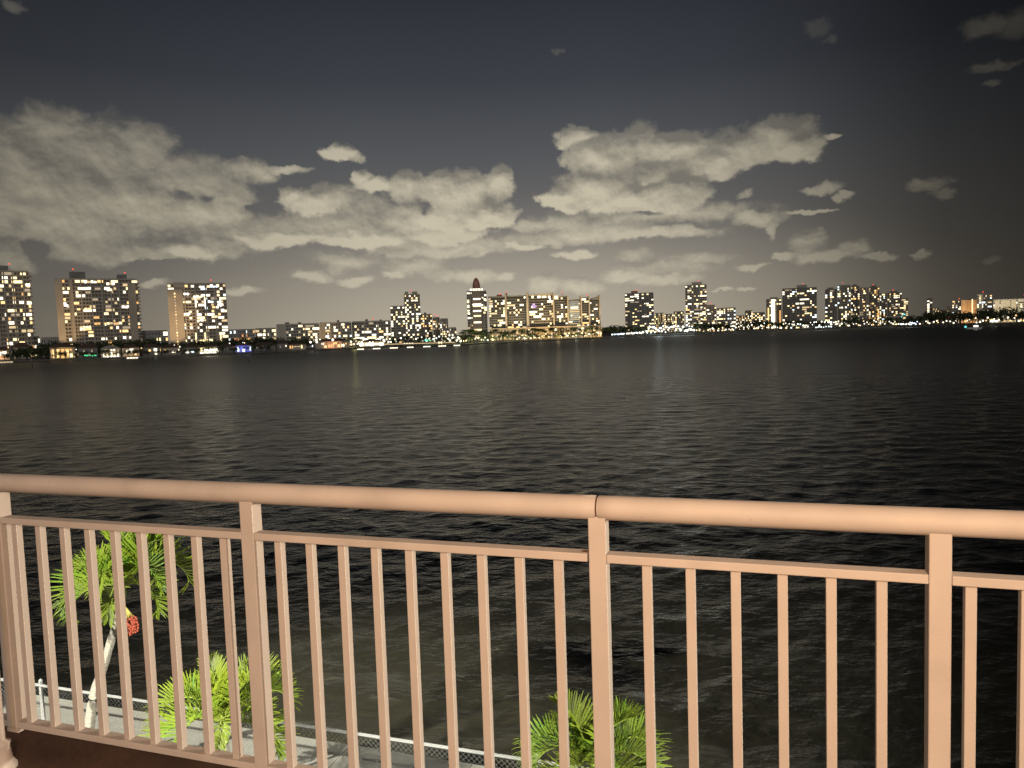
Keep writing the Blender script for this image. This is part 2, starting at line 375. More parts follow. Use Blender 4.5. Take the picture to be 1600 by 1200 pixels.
def choose(f, a, b):
    n = nt.nodes.new('ShaderNodeMixShader'); L(f, n.inputs[0]); L(a, n.inputs[1]); L(b, n.inputs[2]); return n.outputs[0]
sh = None
for sec in SECT:                                     # the cloudy part of the sky, one sector of azimuth after another
    hl = inside(HOLE, sec)
    hole = mth('MULTIPLY', mrange(mth('MULTIPLY_ADD', nz, 1.7, blobs(hl, .1)), .1, 1.5), .7) if hl else None
    col = sky
    col = layer(col, H_, .66, .14, .80, .34, 1.0, under=.5)
    col = layer(col, C_, .80, .12, .60, .26, 1.0, under=.3)
    col = layer(col, A1, .92, .10, .58, .20, .8, under=.4)
    col = layer(col, A2, .85, .14, .75, .40, .8, under=.3)
    col = layer(col, C2, .85, .16, .55, .42, .95, under=.6)
    col = layer(col, G_, .80, .13, .70, .36, 1.0, under=.4)
    col = layer(col, E_, .92, .13, .50, .26, .95, under=.8)
    col = layer(col, I_, .68, .16, .75, .40, 1.1, under=.4)
    col = layer(col, K2, .75, .15, .80, .45, 1.2)
    col = layer(col, K3, .22, .15, .90, .30, 1.1)
    col = layer(col, K_, .55, .15, .80, .30, 1.1)
    col = layer(col, D1, .92, .15, .46, .28, .85, under=.8)
    col = layer(col, D2, .96, .15, .42, .36, .85, under=.8)
    col = layer(col, B1, .95, .15, .46, .32, .85, under=.8)
    col = layer(col, B2, .96, .15, .42, .40, .85, under=.8)
    b_ = background(col)
    sh = b_ if sh is None else choose(mth('GREATER_THAN', AZ, azel(sec[0], 300)[0]), sh, b_)
front = mth('MULTIPLY', mth('MULTIPLY', mth('LESS_THAN', mth('ABSOLUTE', AZ), .85), mth('GREATER_THAN', EL, 0.)), mth('LESS_THAN', EL, .50))
sh = choose(front, background(plain), sh)
wo = nt.nodes.new('ShaderNodeOutputWorld'); L(sh, wo.inputs[0])
W.cycles.sampling_method = 'MANUAL'; W.cycles.sample_map_resolution = 512

# ------------------------------------------------------------------ water
def water():
    rng = np.random.default_rng(3)
    rr = [4.0]
    while rr[-1] < 420: rr.append(rr[-1] * 1.0075 + .02)
    while rr[-1] < 4000: rr.append(rr[-1] * 1.06)
    rr = np.array(rr); aa = np.radians(np.linspace(-62, 62, 760))
    Rg, Ag = np.meshgrid(rr, aa, indexing='ij')
    X, Y = Rg*np.sin(Ag), Rg*np.cos(Ag); Z = np.zeros_like(X)
    dx, dy = np.zeros_like(X), np.zeros_like(X)
    fade = np.clip((420 - Rg)/200, 0, 1)
    for k in range(46):
        lam = .7 * (4.5/.7)**rng.random(); th = R_(-100) + rng.normal(0, .75); kk = 2*math.pi/lam
        a = .0058 * lam**.5 * rng.uniform(.5, 1.2)
        res = np.clip(lam/(Rg*.022) - .4, 0, 1)      # drop waves the grid cannot carry
        ph = kk*(X*math.cos(th) + Y*math.sin(th)) + rng.random()*6.28
        env = .6 + .4*np.sin(X*rng.normal(0,.05) + Y*rng.normal(0,.05) + rng.random()*6.28)
        Z += a*res*env*np.sin(ph); dx -= a*res*env*.8*math.cos(th)*np.cos(ph)*-1; dy -= a*res*env*.8*math.sin(th)*np.cos(ph)*-1
    V = np.stack([X + dx*fade, Y + dy*fade, Z*fade], -1).reshape(-1, 3).astype(np.float32)
    nr, na = X.shape
    i, j = np.meshgrid(np.arange(nr-1), np.arange(na-1), indexing='ij'); b = (i*na + j).ravel()
    Q = np.stack([b, b+na, b+na+1, b+1], -1).astype(np.int32)
    me = bpy.data.meshes.new('water'); me.vertices.add(len(V)); me.vertices.foreach_set('co', V.ravel())
    me.loops.add(Q.size); me.loops.foreach_set('vertex_index', Q.ravel()); me.polygons.add(len(Q))
    me.polygons.foreach_set('loop_start', np.arange(0, Q.size, 4, dtype=np.int32)); me.update(calc_edges=True)
    me.polygons.foreach_set('use_smooth', np.ones(len(Q), bool))
    mt, nt, b = newmat('bay_water')
    geo = N(nt, 'ShaderNodeNewGeometry'); mp = N(nt, 'ShaderNodeMapping'); nt.links.new(geo.outputs['Position'], mp.inputs[0]); mp.inputs['Rotation'].default_value = (0, 0, .18); mp.inputs['Scale'].default_value = (.7, 1, 1)
    h = None
    for sc, am in ((.24, .55), (.8, .75), (2.4, .36), (7., .08)):
        n = N(nt, 'ShaderNodeTexNoise'); n.inputs['Scale'].default_value = sc; n.inputs['Detail'].default_value = 3; nt.links.new(mp.outputs[0], n.inputs['Vector'])
        mu = N(nt, 'ShaderNodeMath', operation='MULTIPLY_ADD'); nt.links.new(n.outputs['Fac'], mu.inputs[0]); mu.inputs[1].default_value = am
        if h: nt.links.new(h, mu.inputs[2])
        else: mu.inputs[2].default_value = 0
        h = mu.outputs[0]
    bp = N(nt, 'ShaderNodeBump'); bp.inputs['Strength'].default_value = .7; bp.inputs['Distance'].default_value = .34; nt.links.new(h, bp.inputs['Height']); nt.links.new(bp.outputs[0], b.inputs['Normal'])
    # thin foam streaks left by breaking crests
    mp2 = N(nt, 'ShaderNodeMapping'); nt.links.new(geo.outputs['Position'], mp2.inputs[0]); mp2.inputs['Rotation'].default_value = (0, 0, .12); mp2.inputs['Scale'].default_value = (.30, 1, 1)
    f1 = N(nt, 'ShaderNodeTexNoise'); f1.inputs['Scale'].default_value = 1.1; f1.inputs['Detail'].default_value = 8; f1.inputs['Roughness'].default_value = .74; f1.inputs['Distortion'].default_value = .6; nt.links.new(mp2.outputs[0], f1.inputs['Vector'])
    f2 = N(nt, 'ShaderNodeTexNoise'); f2.inputs['Scale'].default_value = .06; f2.inputs['Detail'].default_value = 2; nt.links.new(geo.outputs['Position'], f2.inputs['Vector'])
    ad = N(nt, 'ShaderNodeMath', operation='MULTIPLY_ADD'); nt.links.new(f2.outputs['Fac'], ad.inputs[0]); ad.inputs[1].default_value = .18; nt.links.new(f1.outputs['Fac'], ad.inputs[2])
    mr = N(nt, 'ShaderNodeMapRange'); mr.interpolation_type = 'SMOOTHSTEP'; nt.links.new(ad.outputs[0], mr.inputs[0]); mr.inputs[1].default_value = .60; mr.inputs[2].default_value = .86; mr.inputs[4].default_value = .20
    mx = N(nt, 'ShaderNodeMix', data_type='RGBA'); nt.links.new(mr.outputs[0], mx.inputs[0]); mx.inputs[6].default_value = (.0045, .0042, .003, 1); mx.inputs[7].default_value = (.05, .05, .047, 1)
    nt.links.new(mx.outputs[2], b.inputs['Base Color'])
    rr_ = N(nt, 'ShaderNodeMapRange'); nt.links.new(mr.outputs[0], rr_.inputs[0]); rr_.inputs[2].default_value = .4; rr_.inputs[3].default_value = 0.; rr_.inputs[4].default_value = .8; 
    ln = N(nt, 'ShaderNodeVectorMath', operation='LENGTH'); nt.links.new(geo.outputs['Position'], ln.inputs[0])      # unresolved ripples widen the gloss with distance
    rd = N(nt, 'ShaderNodeMapRange'); nt.links.new(ln.outputs['Value'], rd.inputs[0]); rd.inputs[1].default_value = 40; rd.inputs[2].default_value = 380; rd.inputs[3].default_value = .22; rd.inputs[4].default_value = .42
    mxr = N(nt, 'ShaderNodeMath', operation='MAXIMUM'); nt.links.new(rr_.outputs[0], mxr.inputs[0]); nt.links.new(rd.outputs[0], mxr.inputs[1]); nt.links.new(mxr.outputs[0], b.inputs['Roughness'])
    b.inputs['IOR'].default_value = 1.33
    tag(link('water', me, mt), kind='structure')
water()

# ------------------------------------------------------------------ far shore: land and sea wall
SH = [(-420,590),(-200,577),(0,566),(100,563.5),(200,560.5),(300,557),(380,553.5),(430,551),(500,548.5),(560,545),(640,542),(700,541.5),(760,537.5),(850,533.5),(940,529),(975,527),(1100,522.5),(1200,518.5),(1300,515.5),(1400,511.5),(1500,510),(1600,508.5),(1800,504.5),(2050,499)]
SHP = [on_z(x, y, 0) for x, y in SH]
LZ = 1.2
def shore_r(px):
    xs = [s[0] for s in SH]; ys = [s[1] for s in SH]
    p = on_z(px, float(np.interp(px, xs, ys)), 0); return math.hypot(p.x, p.y)
mb = MB()
for a, b in zip(SHP, SHP[1:]):
    a2, b2 = a*6, b*6
    mb.face(((a.x,a.y,-2),(b.x,b.y,-2),(b.x,b.y,LZ),(a.x,a.y,LZ)), 1)
    mb.face(((a.x,a.y,LZ),(b.x,b.y,LZ),(b2.x,b2.y,LZ),(a2.x,a2.y,LZ)), 0)
tag(mb.build('ground', (M['land'], M['seawall'])), kind='structure')

# ------------------------------------------------------------------ far buildings
CUBE = {}
def cube(key):                                       # unit cube centred on x, front at y=0, base at z=0
    if key not in CUBE:
        CUBE[key] = MB().box(-.5, .5, -1, 0, 0, 1).mesh('lit_window'); CUBE[key].materials.append(M['g_' + key])
    return CUBE[key]
BALL = {}
def beacon(par, x, y, z, key='red', r=.6):
    if key not in BALL:
        BALL[key] = MB().ball((0,0,0), 1, 8).mesh('beacon', True); BALL[key].materials.append(M['g_' + key])
    o = link('beacon', BALL[key], (), par, (x, y, z)); o.scale = (r, r, r); return o
def lit(par, x, z, w, h, key, y=0., d=.25):
    o = link('lit_window', cube(key), (), par, (x, y, z)); o.scale = (w, d, h); return o
def row(par, x, z, w, h, key, cw, y=-.95, rng=random.Random(2)):
    n = max(1, round(w/cw))
    for i in range(n):
        if n > 2 and rng.random() < .14: continue
        lit(par, x - w/2 + w*(i + .5)/n, z + rng.uniform(-.1, .1), w/n*rng.uniform(.7, .98), h*rng.uniform(.75, 1.05), key if rng.random() < .75 else rng.choice(('warm', 'yellow', 'soft', 'white')), y, .2)
def frame(x0, x1, yt, off, r=None):
    xm = (x0 + x1)/2; r = r or shore_r(xm) + off
    a, b = at_r(x0, yt, r), at_r(x1, yt, r); c = at_r(xm, yt, r)
    w = math.hypot(b.x - a.x, b.y - a.y); return c, w, c.z - LZ, -math.atan2(c.x, c.y), r
WARM = ['warm']*4 + ['yellow']*4 + ['white']*3 + ['amber']*2 + ['soft']*3 + ['dim']*3
COOL = ['white']*7 + ['yellow']*4 + ['soft']*2 + ['cool']*2 + ['warm'] + ['dim']*2
MIXD = ['white']*5 + ['yellow']*4 + ['warm']*3 + ['soft']*2 + ['dim']*2 + ['cool']
def windows(par, rng, x0, x1, z0, fh, floors, cols, p, pal, y=0., cap=100, run=.45, hgt=.64, skip=None, cell=None):
    cw = (x1 - x0)/cols; cand = []
    for f in range(floors):
        c = 0; pf = p * rng.uniform(.6, 2.0)
        while c < cols:
            if rng.random() < pf and not (skip and skip(f, c)):
                n = 1
                while rng.random() < run and n < 4 and c + n < cols: n += 1
                key = rng.choice(pal)
                cand.append((x0 + (c + n/2)*cw, z0 + f*fh + fh*.2, cw*n - cw*.28, fh*hgt*rng.uniform(.85, 1.15), key)); c += n
            c += 1
    rng.shuffle(cand)
    for x, z, w, h, k in cand[:cap]: lit(par, x, z, w, h, k, y)
def tower(name, label, x0, x1, yt, off, floors, cols, p, pal, wall='f_grey', slab='slab', depth=16, boxes=(), beacons=(), fins=(), seed=0, cap=95, slabs=True, run=.45, cat='tower', vols=None, proud=.9, yaw=0, extra=None):
    rng = random.Random(seed*31 + int(x0))
    c, w, h, rz, r = frame(x0, x1, yt, off)
    root = empty(name, (c.x, c.y, LZ), rz + yaw, label, cat)
    fh, cw = h/floors, w/cols
    wm, sl = MB(), MB()
    vols = vols or [(0, 1, 1.)]                      # parts of the width with their own height
    for a, b, k in vols:
        X0, X1 = -w/2 + a*w, -w/2 + b*w; fl = max(1, round(floors*k)); H = fl*fh
        wm.box(X0, X1, 0 if k >= 1 else .4, depth - (0 if k >= 1 else .8), 0, H, 0, (cw, fh))
        if slabs:
            for f in range(1, fl + 1): sl.box(X0 + .25, X1 - .25, -proud, 0, f*fh - .28, f*fh + (.5 if f < fl else .9))
            for e in fins:
                x = -w/2 + e*w
                if X0 - .01 <= x <= X1 + .01: sl.box(x - .5, x + .5, -proud - .25, 0, 0, H + .6)
        n = max(1, round(cols*(b - a)))
        windows(root, rng, X0, X1, 0, fh, fl, n, p, pal, -.05 if k >= 1 else .35, int(cap*(b - a)*k) + 6, run)
    wm.build('wall', (M[wall],), root)
    if slabs: sl.build('balcony_frame', (M[slab],), root)
    top = floors*fh
    pb = MB().box(-w/2 + .6, w/2 - .6, .6, depth - .6, top + .01, top + 1.0) if vols == [(0, 1, 1.)] else None
    if pb: pb.build('roof', (M['roof_dark'],), root)
    for a, b, hh, mt in boxes:
        MB().box(-w/2 + a*w, -w/2 + b*w, 3, depth - 3, top + 1.01, top + hh).build('rooftop_room', (M[mt],), root)
    for fx, z in beacons:
        x = -w/2 + fx*w
        MB().tube(((x, 4, top), (x, 4, top + z)), .15, 6).build('mast', (M['slab_dark'],), root)
        beacon(root, x, 4, top + z + .5)
    if extra: extra(root, w, h, fh, cw, rng)
    return root, w, h, r
def panel(root, x0, x1, z0, z1, mt, y0=-1.5, y1=0, name='wall_panel'):
    return MB().box(x0, x1, y0, y1, z0, z1).build(name, (M[mt],), root)
def spot(name, loc, target, power, color, size=60, blend=.6, rad=.3):
    l = bpy.data.lights.new(name, 'SPOT'); l.energy = power; l.color = color; l.spot_size = R_(size); l.spot_blend = blend; l.shadow_soft_size = rad
    o = bpy.data.objects.new(name, l); COL.objects.link(o); o.location = loc
    o.rotation_euler = (Vector(target) - Vector(loc)).to_track_quat('-Z', 'Y').to_euler(); return o
def point(name, loc, power, color, rad=.5):
    l = bpy.data.lights.new(name, 'POINT'); l.energy = power; l.color = color; l.shadow_soft_size = 1.2; l.specular_factor = .05
    o = bpy.data.objects.new(name, l); COL.objects.link(o); o.location = loc; return o
def flood(root, lx, ly, lz, tx, ty, tz, power, color, size=90):
    mw = Matrix.Translation(root.location) @ root.rotation_euler.to_matrix().to_4x4()
    return spot('facade_floodlight', mw @ Vector((lx, ly, lz)), mw @ Vector((tx, ty, tz)), power, color, size)
AMB = (1, .66, .34)

def ex1(root, w, h, fh, cw, rng):
    panel(root, -w*.5, -w*.2, h + 1, h + 4, 'stone', 2, 8, 'rooftop_sign_wall')
    for f in range(2, 21, 1): MB().box(w/2, w/2 + 1.6, 1 + (f % 2), 9, f*fh - .3, f*fh + .5).build('side_balcony', (M['slab'],), root)
    for z, k in ((.83, 'white'), (.62, 'white')): lit(root, w*.47, h*z, 3, 2.2, k, -1.)
t1, w1, h1, r1 = tower('apartment_tower', 'tall apartment tower cut off by the photo edge with stepped side balconies', -62, 46, 424, 130, 21, 22, .30, WARM, 'f_tan', 'slab', 24, ((.55, .7, 5, 'slab_dark'),), ((.72, 6),), (.25, .5, .62, .75, .9), 1, extra=ex1)
def ex2(root, w, h, fh, cw, rng):
    panel(root, -w/2 - .1, -w/2 + w*.085, 0, h + .6, 'stone', -1.9, .6)
    panel(root, -w/2 + w*.165, -w/2 + w*.205, 0, h, 'stone', -1.9, -.0)
    panel(root, w/2 - w*.13, w/2 - w*.03, 0, h - fh, 'stone', -1.6, 0)
    for f in range(1, 21): MB().box(w/2, w/2 + 1.5, 1, 9, f*fh - .3, f*fh + .5).build('side_balcony', (M['slab'],), root)
    flood(root, -w*.42, -40, 2, -w*.42, 0, h*.5, 60000, AMB, 50)
    for x, z, n, k in ((-.1, .955, .19, 'white'), (.16, .93, .1, 'white'), (-.16, .87, .16, 'white'), (.16, .85, .1, 'yellow'), (-.38, .87, .1, 'yellow'), (-.41, .65, .09, 'hot'), (-.18, .6, .17, 'warm'), (.1, .405, .34, 'amber'), (-.18, .365, .14, 'yellow'), (-.18, .335, .14, 'warm'), (.33, .21, .12, 'hot'), (-.36, .14, .12, 'warm'), (.13, .69, .1, 'yellow'), (.32, .62, .08, 'white'), (-.12, .03, .14, 'amber')):
        row(root, x*w, z*h, n*w, fh*.62, k, cw)
t2, w2, h2, r2 = tower('apartment_tower', 'wide tan apartment tower with pale full height pilasters and two rooftop rooms', 87, 216, 437, 150, 21, 26, .17, WARM, 'f_tan', 'slab', 22, ((.17, .36, 6.5, 'slab_dark'), (.75, .87, 4.5, 'slab_dark')), ((.22, 8), (.85, 5.5)), (.3, .42, .55, .66, .76), 2, cap=75, extra=ex2)
def ex3(root, w, h, fh, cw, rng):
    panel(root, -w/2 - .2, -w/2 + w*.25, 0, h*.925, 'stone', -2.6, 8)
    panel(root, -w*.40, -w*.22, h*.93, h + 1.5, 'stone', -.6, 10, 'rooftop_room')
    for f in range(1, 20):
        k = rng.choice(['dim', 'dim', 'soft', 'yellow', 'warm']); lit(root, -w*.385, f*fh*.92 + 1, .8, 1.1, k, -2.65)
    flood(root, -w*.5, -45, 2, -w*.40, 0, h*.5, 105000, AMB, 45)
    for x, z, n, k in ((-.13, .955, .16, 'white'), (.08, .945, .1, 'cool'), (.27, .95, .2, 'cool'), (-.19, .84, .1, 'hot'), (0, .80, .16, 'white'), (.3, .72, .18, 'cool'), (.3, .64, .12, 'white'), (.05, .45, .16, 'white'), (.3, .5, .16, 'yellow'), (-.2, .55, .12, 'white'), (-.1, .08, .22, 'yellow'), (.05, .15, .16, 'yellow'), (.42, .6, .05, 'hot')):
        row(root, x*w, z*h, n*w, fh*.62, k, cw)
    for x in (.09, -.07, .36):
        lit(root, x*w, h*.08, w*.022, h*.2, 'yellow', -1.1, .2); lit(root, (x+.03)*w, h*.66, w*.02, h*.14, 'white', -1.1, .2)
t3, w3, h3, r3 = tower('apartment_tower', 'brightly lit apartment tower with a blank floodlit beige end wall', 262, 353, 444, 140, 21, 18, .36, COOL, 'f_tan', 'slab', 22, (), ((.75, 3),), (.28, .46, .64, .8), 3, cap=80, extra=ex3)
tower('apartment_block', 'long flat roofed apartment block, its end bay unlit', 432, 500, 507.5, 130, 8, 16, .22, COOL, 'f_grey', 'slab', 16, ((.2,.3,2.6,'slab_dark'),(.55,.62,2.4,'slab_dark')), (), (.22,.45,.7), 4, cap=26, cat='apartment block', skip=None) if False else None
def blk(label, x0, x1, yt, off, fl, cols, p, pal, wall, seed, cap=30, boxes=(), name='apartment_block', **k):
    return tower(name, label, x0, x1, yt, off, fl, cols, p, pal, wall, k.pop('slab', 'slab'), k.pop('depth', 14), boxes, k.pop('beacons', ()), k.pop('fins', (.33, .66)), seed, cap, cat=k.pop('cat', 'apartment block'), proud=.7, **k)
def exA(root, w, h, fh, cw, rng): panel(root, -w/2 - .1, -w/2 + w*.22, 0, h + .3, 'slab', -1.4, .5)
blk('long flat roofed apartment block with an unlit grey end bay', 432, 499, 507.5, 120, 8, 18, .24, COOL, 'f_grey', 4, 32, ((.2,.3,2.4,'slab_dark'),(.5,.58,2.2,'slab_dark')), extra=exA)
def exB(root, w, h, fh, cw, rng): panel(root, -w/2 - .1, -w/2 + w*.17, 0, h + .3, 'stone', -1.4, .5); flood(root, -w*.4, -30, 2, -w*.42, 0, h*.6, 16000, AMB, 60)
blk('flat roofed apartment block with a pale blank end bay', 499.5, 549, 505, 120, 8, 14, .34, COOL, 'f_grey', 5, 32, ((.55,.62,2.6,'slab_dark'),), extra=exB)
blk('flat roofed apartment block against the twin stepped towers', 549.5, 610, 503, 120, 8, 16, .34, COOL, 'f_grey', 6, 38, ((.35,.42,2.6,'slab_dark'),(.72,.78,2,'slab_dark')), beacons=((.55,2.5),))
# twin stepped towers
tower('apartment_tower', 'greenish stepped twin tower full of yellow windows', 609, 656, 461, 180, 21, 13, .30, ['yellow']*4 + ['white']*5 + ['warm'] + ['hot']*2, 'f_green', 'slab', 18, ((.5,.62,3.4,'f_green'),(.75,.92,3.4,'f_green')), ((.7,4),), (.16,.34,.48,.62,.8), 7, cap=110, vols=((0,.47,.74),(.47,1,1.)), run=.15)
blk('pinkish mid rise block beside the stepped twin towers', 657, 675, 492, 210, 11, 6, .3, MIXD, 'f_brown', 8, 20, ((.3,.5,2.5,'slab_dark'),))
blk('mid rise block with a red lit rooftop room', 676, 687, 497, 200, 10, 4, .34, MIXD, 'f_brown', 9, 16, (), beacons=((.3,3),(.7,1.5)))
blk('grey mid rise block next to the red lit roof', 687.5, 700, 499, 190, 10, 5, .34, COOL, 'f_white', 10, 18)
blk('low block seen before the gap left of the domed tower', 700.5, 713, 513, 170, 5, 5, .4, COOL, 'f_white', 11, 12)
# tower with a dome
def ex7(root, w, h, fh, cw, rng):
    MB().box(-w*.36, w*.36, 1.5, 12, h + 1.02, h + 3.4).build('crown_band', (M['slab'],), root)
    for x in (-.28, -.14, 0, .14, .28): lit(root, x*w, h + 1.3, w*.1, 1.6, 'white', 1.45)
    pr = [(0, .21), (2.5, .21), (5, .185), (7, .145), (8.4, .10), (9.3, .06), (9.5, .01)]
    d = MB()
    for (z0, a0), (z1, a1) in zip(pr, pr[1:]):
        q0 = [(w*a0*1.0*math.cos(t), 7 + w*a0*math.sin(t)) for t in [R_(22.5 + 45*k) for k in range(8)]]
        q1 = [(w*a1*1.0*math.cos(t), 7 + w*a1*math.sin(t)) for t in [R_(22.5 + 45*k) for k in range(8)]]
        for k in range(8):
            n = (k + 1) % 8; d.face(((*q0[k], h+3.42+z0), (*q0[n], h+3.42+z0), (*q1[n], h+3.42+z1), (*q1[k], h+3.42+z1)))
    d.build('dome', (M['red_roof'],), root)
    panel(root, -w*.26, w*.22, 0, h + .8, 'f_tan', -2.0, 0, 'projecting_bay')
    for z, n, k in ((.84, .36, 'white'), (.73, .42, 'hot'), (.70, .4, 'yellow'), (.6, .4, 'white'), (.5, .36, 'yellow'), (.37, .38, 'white'), (.22, .38, 'yellow'), (.1, .3, 'soft')): lit(root, 0, z*h, n*w, fh*.55, k, -2.05, .2)
    for x, z, k in ((-.44, .78, 'yellow'), (-.44, .68, 'yellow'), (.4, .83, 'white'), (.42, .62, 'yellow'), (-.42, .55, 'white'), (.36, .56, 'yellow'), (.36, .66, 'yellow')): lit(root, x*w, z*h, w*.1, fh*.6, k, -.95, .2)
tower('domed_tower', 'slim tower crowned with a lit band and a dark red dome', 729, 760, 456, 110, 20, 8, .2, MIXD, 'f_grey', 'slab', 15, (), (), (.18, .82), 12, cap=36, extra=ex7)
# curved hotel row
def hotel():
    r = shore_r(850) + 95
    x0, x1, yt = 763, 938, 462
    c, w, h, rz, r = frame(x0, x1, yt, 0, r)
    root = empty('resort_hotel', (c.x, c.y, LZ), rz, 'long dark glass resort hotel of fanned wings on a glowing yellow podium', 'hotel')
    rng = random.Random(5); X = lambda px: (px - 850.5)/(x1 - x0)*w
    PH = h*.26
    z_ = lambda py, px: (at_r(px, py, r).z - LZ)
    wings = [(763,788,463,463,'f_glass'),(791,821,462,461,'f_glass'),(826,864,461,457.5,'f_glass'),(866,886,462,462,'f_glass'),(888,907,468,466,'f_glass'),(909,920,464,464,'f_glass'),(921,937,467,461,'f_glass')]
    for i, (a, b, ya, yb, mt) in enumerate(wings):
        xa, xb = X(a), X(b); za, zb = z_(ya, a), z_(yb, b); zc = min(za, zb) - 1
        fl = 13; fh = (zc - PH)/fl
        dy = (0, 3, 1, 4, 8, 5, 3)[i]
        m_ = MB().box(xa, xb, dy, dy + 16, PH, zc, 0, ((xb-xa)/max(3, round((b-a)/3.2)), fh)); m_.build('wing', (M[mt],), root)
        rf = MB(); y0, y1 = dy - 1.2, dy + 16
        P = [(xa-.5,y0,zc+.02),(xb+.5,y0,zc+.02),(xb+.5,y1,zc+.02),(xa-.5,y1,zc+.02)]; T = [(xa-.5,y0,za),(xb+.5,y0,zb),(xb+.5,y1,zb),(xa-.5,y1,za)]
        rf.face(T)
        for k in range(4): rf.face((P[k], P[(k+1)%4], T[(k+1)%4], T[k]))
        rf.build('roof', (M['slab'] if i == 2 else M['slab_dark'],), root)
        sl = MB()
        for f in range(1, fl): sl.box(xa + .2, xb - .2, dy - .8, dy, PH + f*fh - .2, PH + f*fh + .25)
        sl.build('balcony_frame', (M['slab'] if i == 4 else M['slab_dark'],), root)
        if i == 4:
            for f in range(1, fl):
                if f % 1 == 0: lit(root, (xa+xb)/2, PH + f*fh + fh*.25, (xb-xa)*.85, fh*.4, 'paleteal' if rng.random() < .8 else 'soft', dy - .05)
        cols = max(3, round((b-a)/3.2))
        windows(root, rng, xa, xb, PH, fh, fl, cols, (.6, .36, .26, .34, .12, .2, .2)[i], ['yellow']*4 + ['white']*4 + ['warm']*2 + ['soft']*2, dy - .05, (24, 20, 20, 14, 8, 8, 10)[i], .4)
    for a, ya, wd in ((789.5,457.5,3),(823.5,457,3.4),(864.5,459,2.2),(887,463,2.2),(908,462,2),(920.5,463,2),(936.5,461,1.8)):
        MB().box(X(a) - wd*w/400, X(a) + wd*w/400, -2.2, 18, 0, z_(ya, a)).build('fin_wall', (M['stone'],), root)
    MB().box(-w/2, w/2, -4, 22, 0, PH - .01, 0, (w/40, PH/2)).build('podium', (M['f_podium'],), root)
    for i in range(29):
        x = -w/2 + w*(i + .5)/29; MB().box(x - .45, x + .45, -5.2, -4, 0, PH - .3).build('podium_column', (M['stone'],), root)
    MB().box(-w/2 - .5, w/2 + .5, -5.6, 22.4, PH, PH + .7).build('podium_roof', (M['stone'],), root)
    for i in range(26):
        x = -w/2 + w*(i + .5)/26 + rng.uniform(-.6, .6)
        if rng.random() < .9: lit(root, x, PH*rng.choice((.1, .55)), w/26*.55, PH*.33, rng.choice(['warm','yellow','yellow','white','amber']), -4.05)
    for px, k, wd in ((832,'yellow',.02),(842,'white',.03),(850,'yellow',.04),(858,'white',.02),(869,'yellow',.03)): lit(root, X(px), z_(466, px), wd*w, 2.2, k, .9, .4)
    for px, py in ((831.5,479),(836,479.5),(833.5,476.5),(834,482)): lit(root, X(px), z_(py, px), 2.2, 1.6, 'purple', .8, .2)
    for px, py in ((790.5,456.5),(879,457),(918,461)): 
        MB().tube(((X(px), 8, z_(463, px)), (X(px), 8, z_(py, px))), .2, 6).build('mast', (M['slab_dark'],), root); beacon(root, X(px), 8, z_(py, px) + .5)
    beacon(root, X(780), 8, z_(459, 780), 'red', .8)
    MB().box(X(775), X(783), 4, 12, z_(463, 778), z_(460, 778)).build('rooftop_room', (M['red_roof'],), root)
    for px, col_, pw in ((776,(1,.8,.5),48000),(806,(1,.82,.5),48000),(836,(1,.72,.34),48000),(858,(1,.6,.25),48000),(880,(1,.7,.35),42000),(902,(1,.95,.7),48000),(928,(1,.68,.3),48000)):
        flood(root, X(px), -26, 1, X(px), 0, PH*1.2, pw, col_, 120)
    return root
hotel()
tower('apartment_tower', 'dark slab tower with pale vertical strips right of the hotel row', 976, 1021, 459, 150, 22, 12, .16, COOL, 'f_grey', 'slab_dark', 18, ((.22, .45, 3.6, 'red_roof'),), ((.42, 4),), (.18, .33, .5, .72), 13, cap=42)
for i, (a, b, y, lb) in enumerate(((1022.5,1037,490,'small hazy yellow block right of the dark slab tower'),(1038,1052,491.5,'hazy yellow block behind the white marina lights'),(1052.5,1068.5,487.5,'stepped yellow block left of the slender tower'))):
    blk(lb, a, b, y, 260, 9, 7, .55, ['yellow']*3 + ['soft']*5 + ['warm'], 'f_green', 20 + i, 36, run=.2)
tower('apartment_tower', 'slender grey tower standing above the marina lights', 1070.5, 1104, 446, 170, 24, 10, .24, COOL, 'f_grey', 'slab', 17, ((.3, .78, 4.0, 'slab'),), ((.62, 5),), (.3, .38, .66), 14, cap=60)
blk('dark red topped block at the foot of the slender tower', 1097, 1119, 480, 120, 13, 8, .3, MIXD, 'f_brown', 24, 34, ((.1, .9, 2.5, 'red_roof'),), beacons=((.6, 4),))
blk('pale block with two bright vertical strips', 1120, 1149.5, 482, 140, 12, 9, .26, COOL, 'f_white', 25, 34, fins=(.35, .68))
for i, (a, b, y, lb) in enumerate(((1150.5,1163,494,'low amber block right of the pale striped block'),(1164,1176,486,'brown block amid the warm lit cluster'),(1176.5,1195,489,'wider warm block beside the white striped tower'))):
    blk(lb, a, b, y, 240, 9, 6, .5, ['warm']*3 + ['yellow']*3 + ['white']*2, 'f_brown', 30 + i, 26, run=.2)
def ex15(root, w, h, fh, cw, rng): lit(root, -.05*w, 1, w*.24, h*.97, 'white', -1.4, .5); lit(root, -.36*w, 1, w*.08, h*.7, 'warm', -1.2, .3); lit(root, .4*w, 1, w*.08, h*.6, 'amber', -1.2, .3)
tower('apartment_tower', 'narrow tower with one blazing white vertical strip', 1197, 1221, 468, 190, 16, 6, .12, MIXD, 'f_white', 'slab', 14, ((.25, .75, 3, 'slab'),), (), (.2, .8), 15, cap=14, extra=ex15)
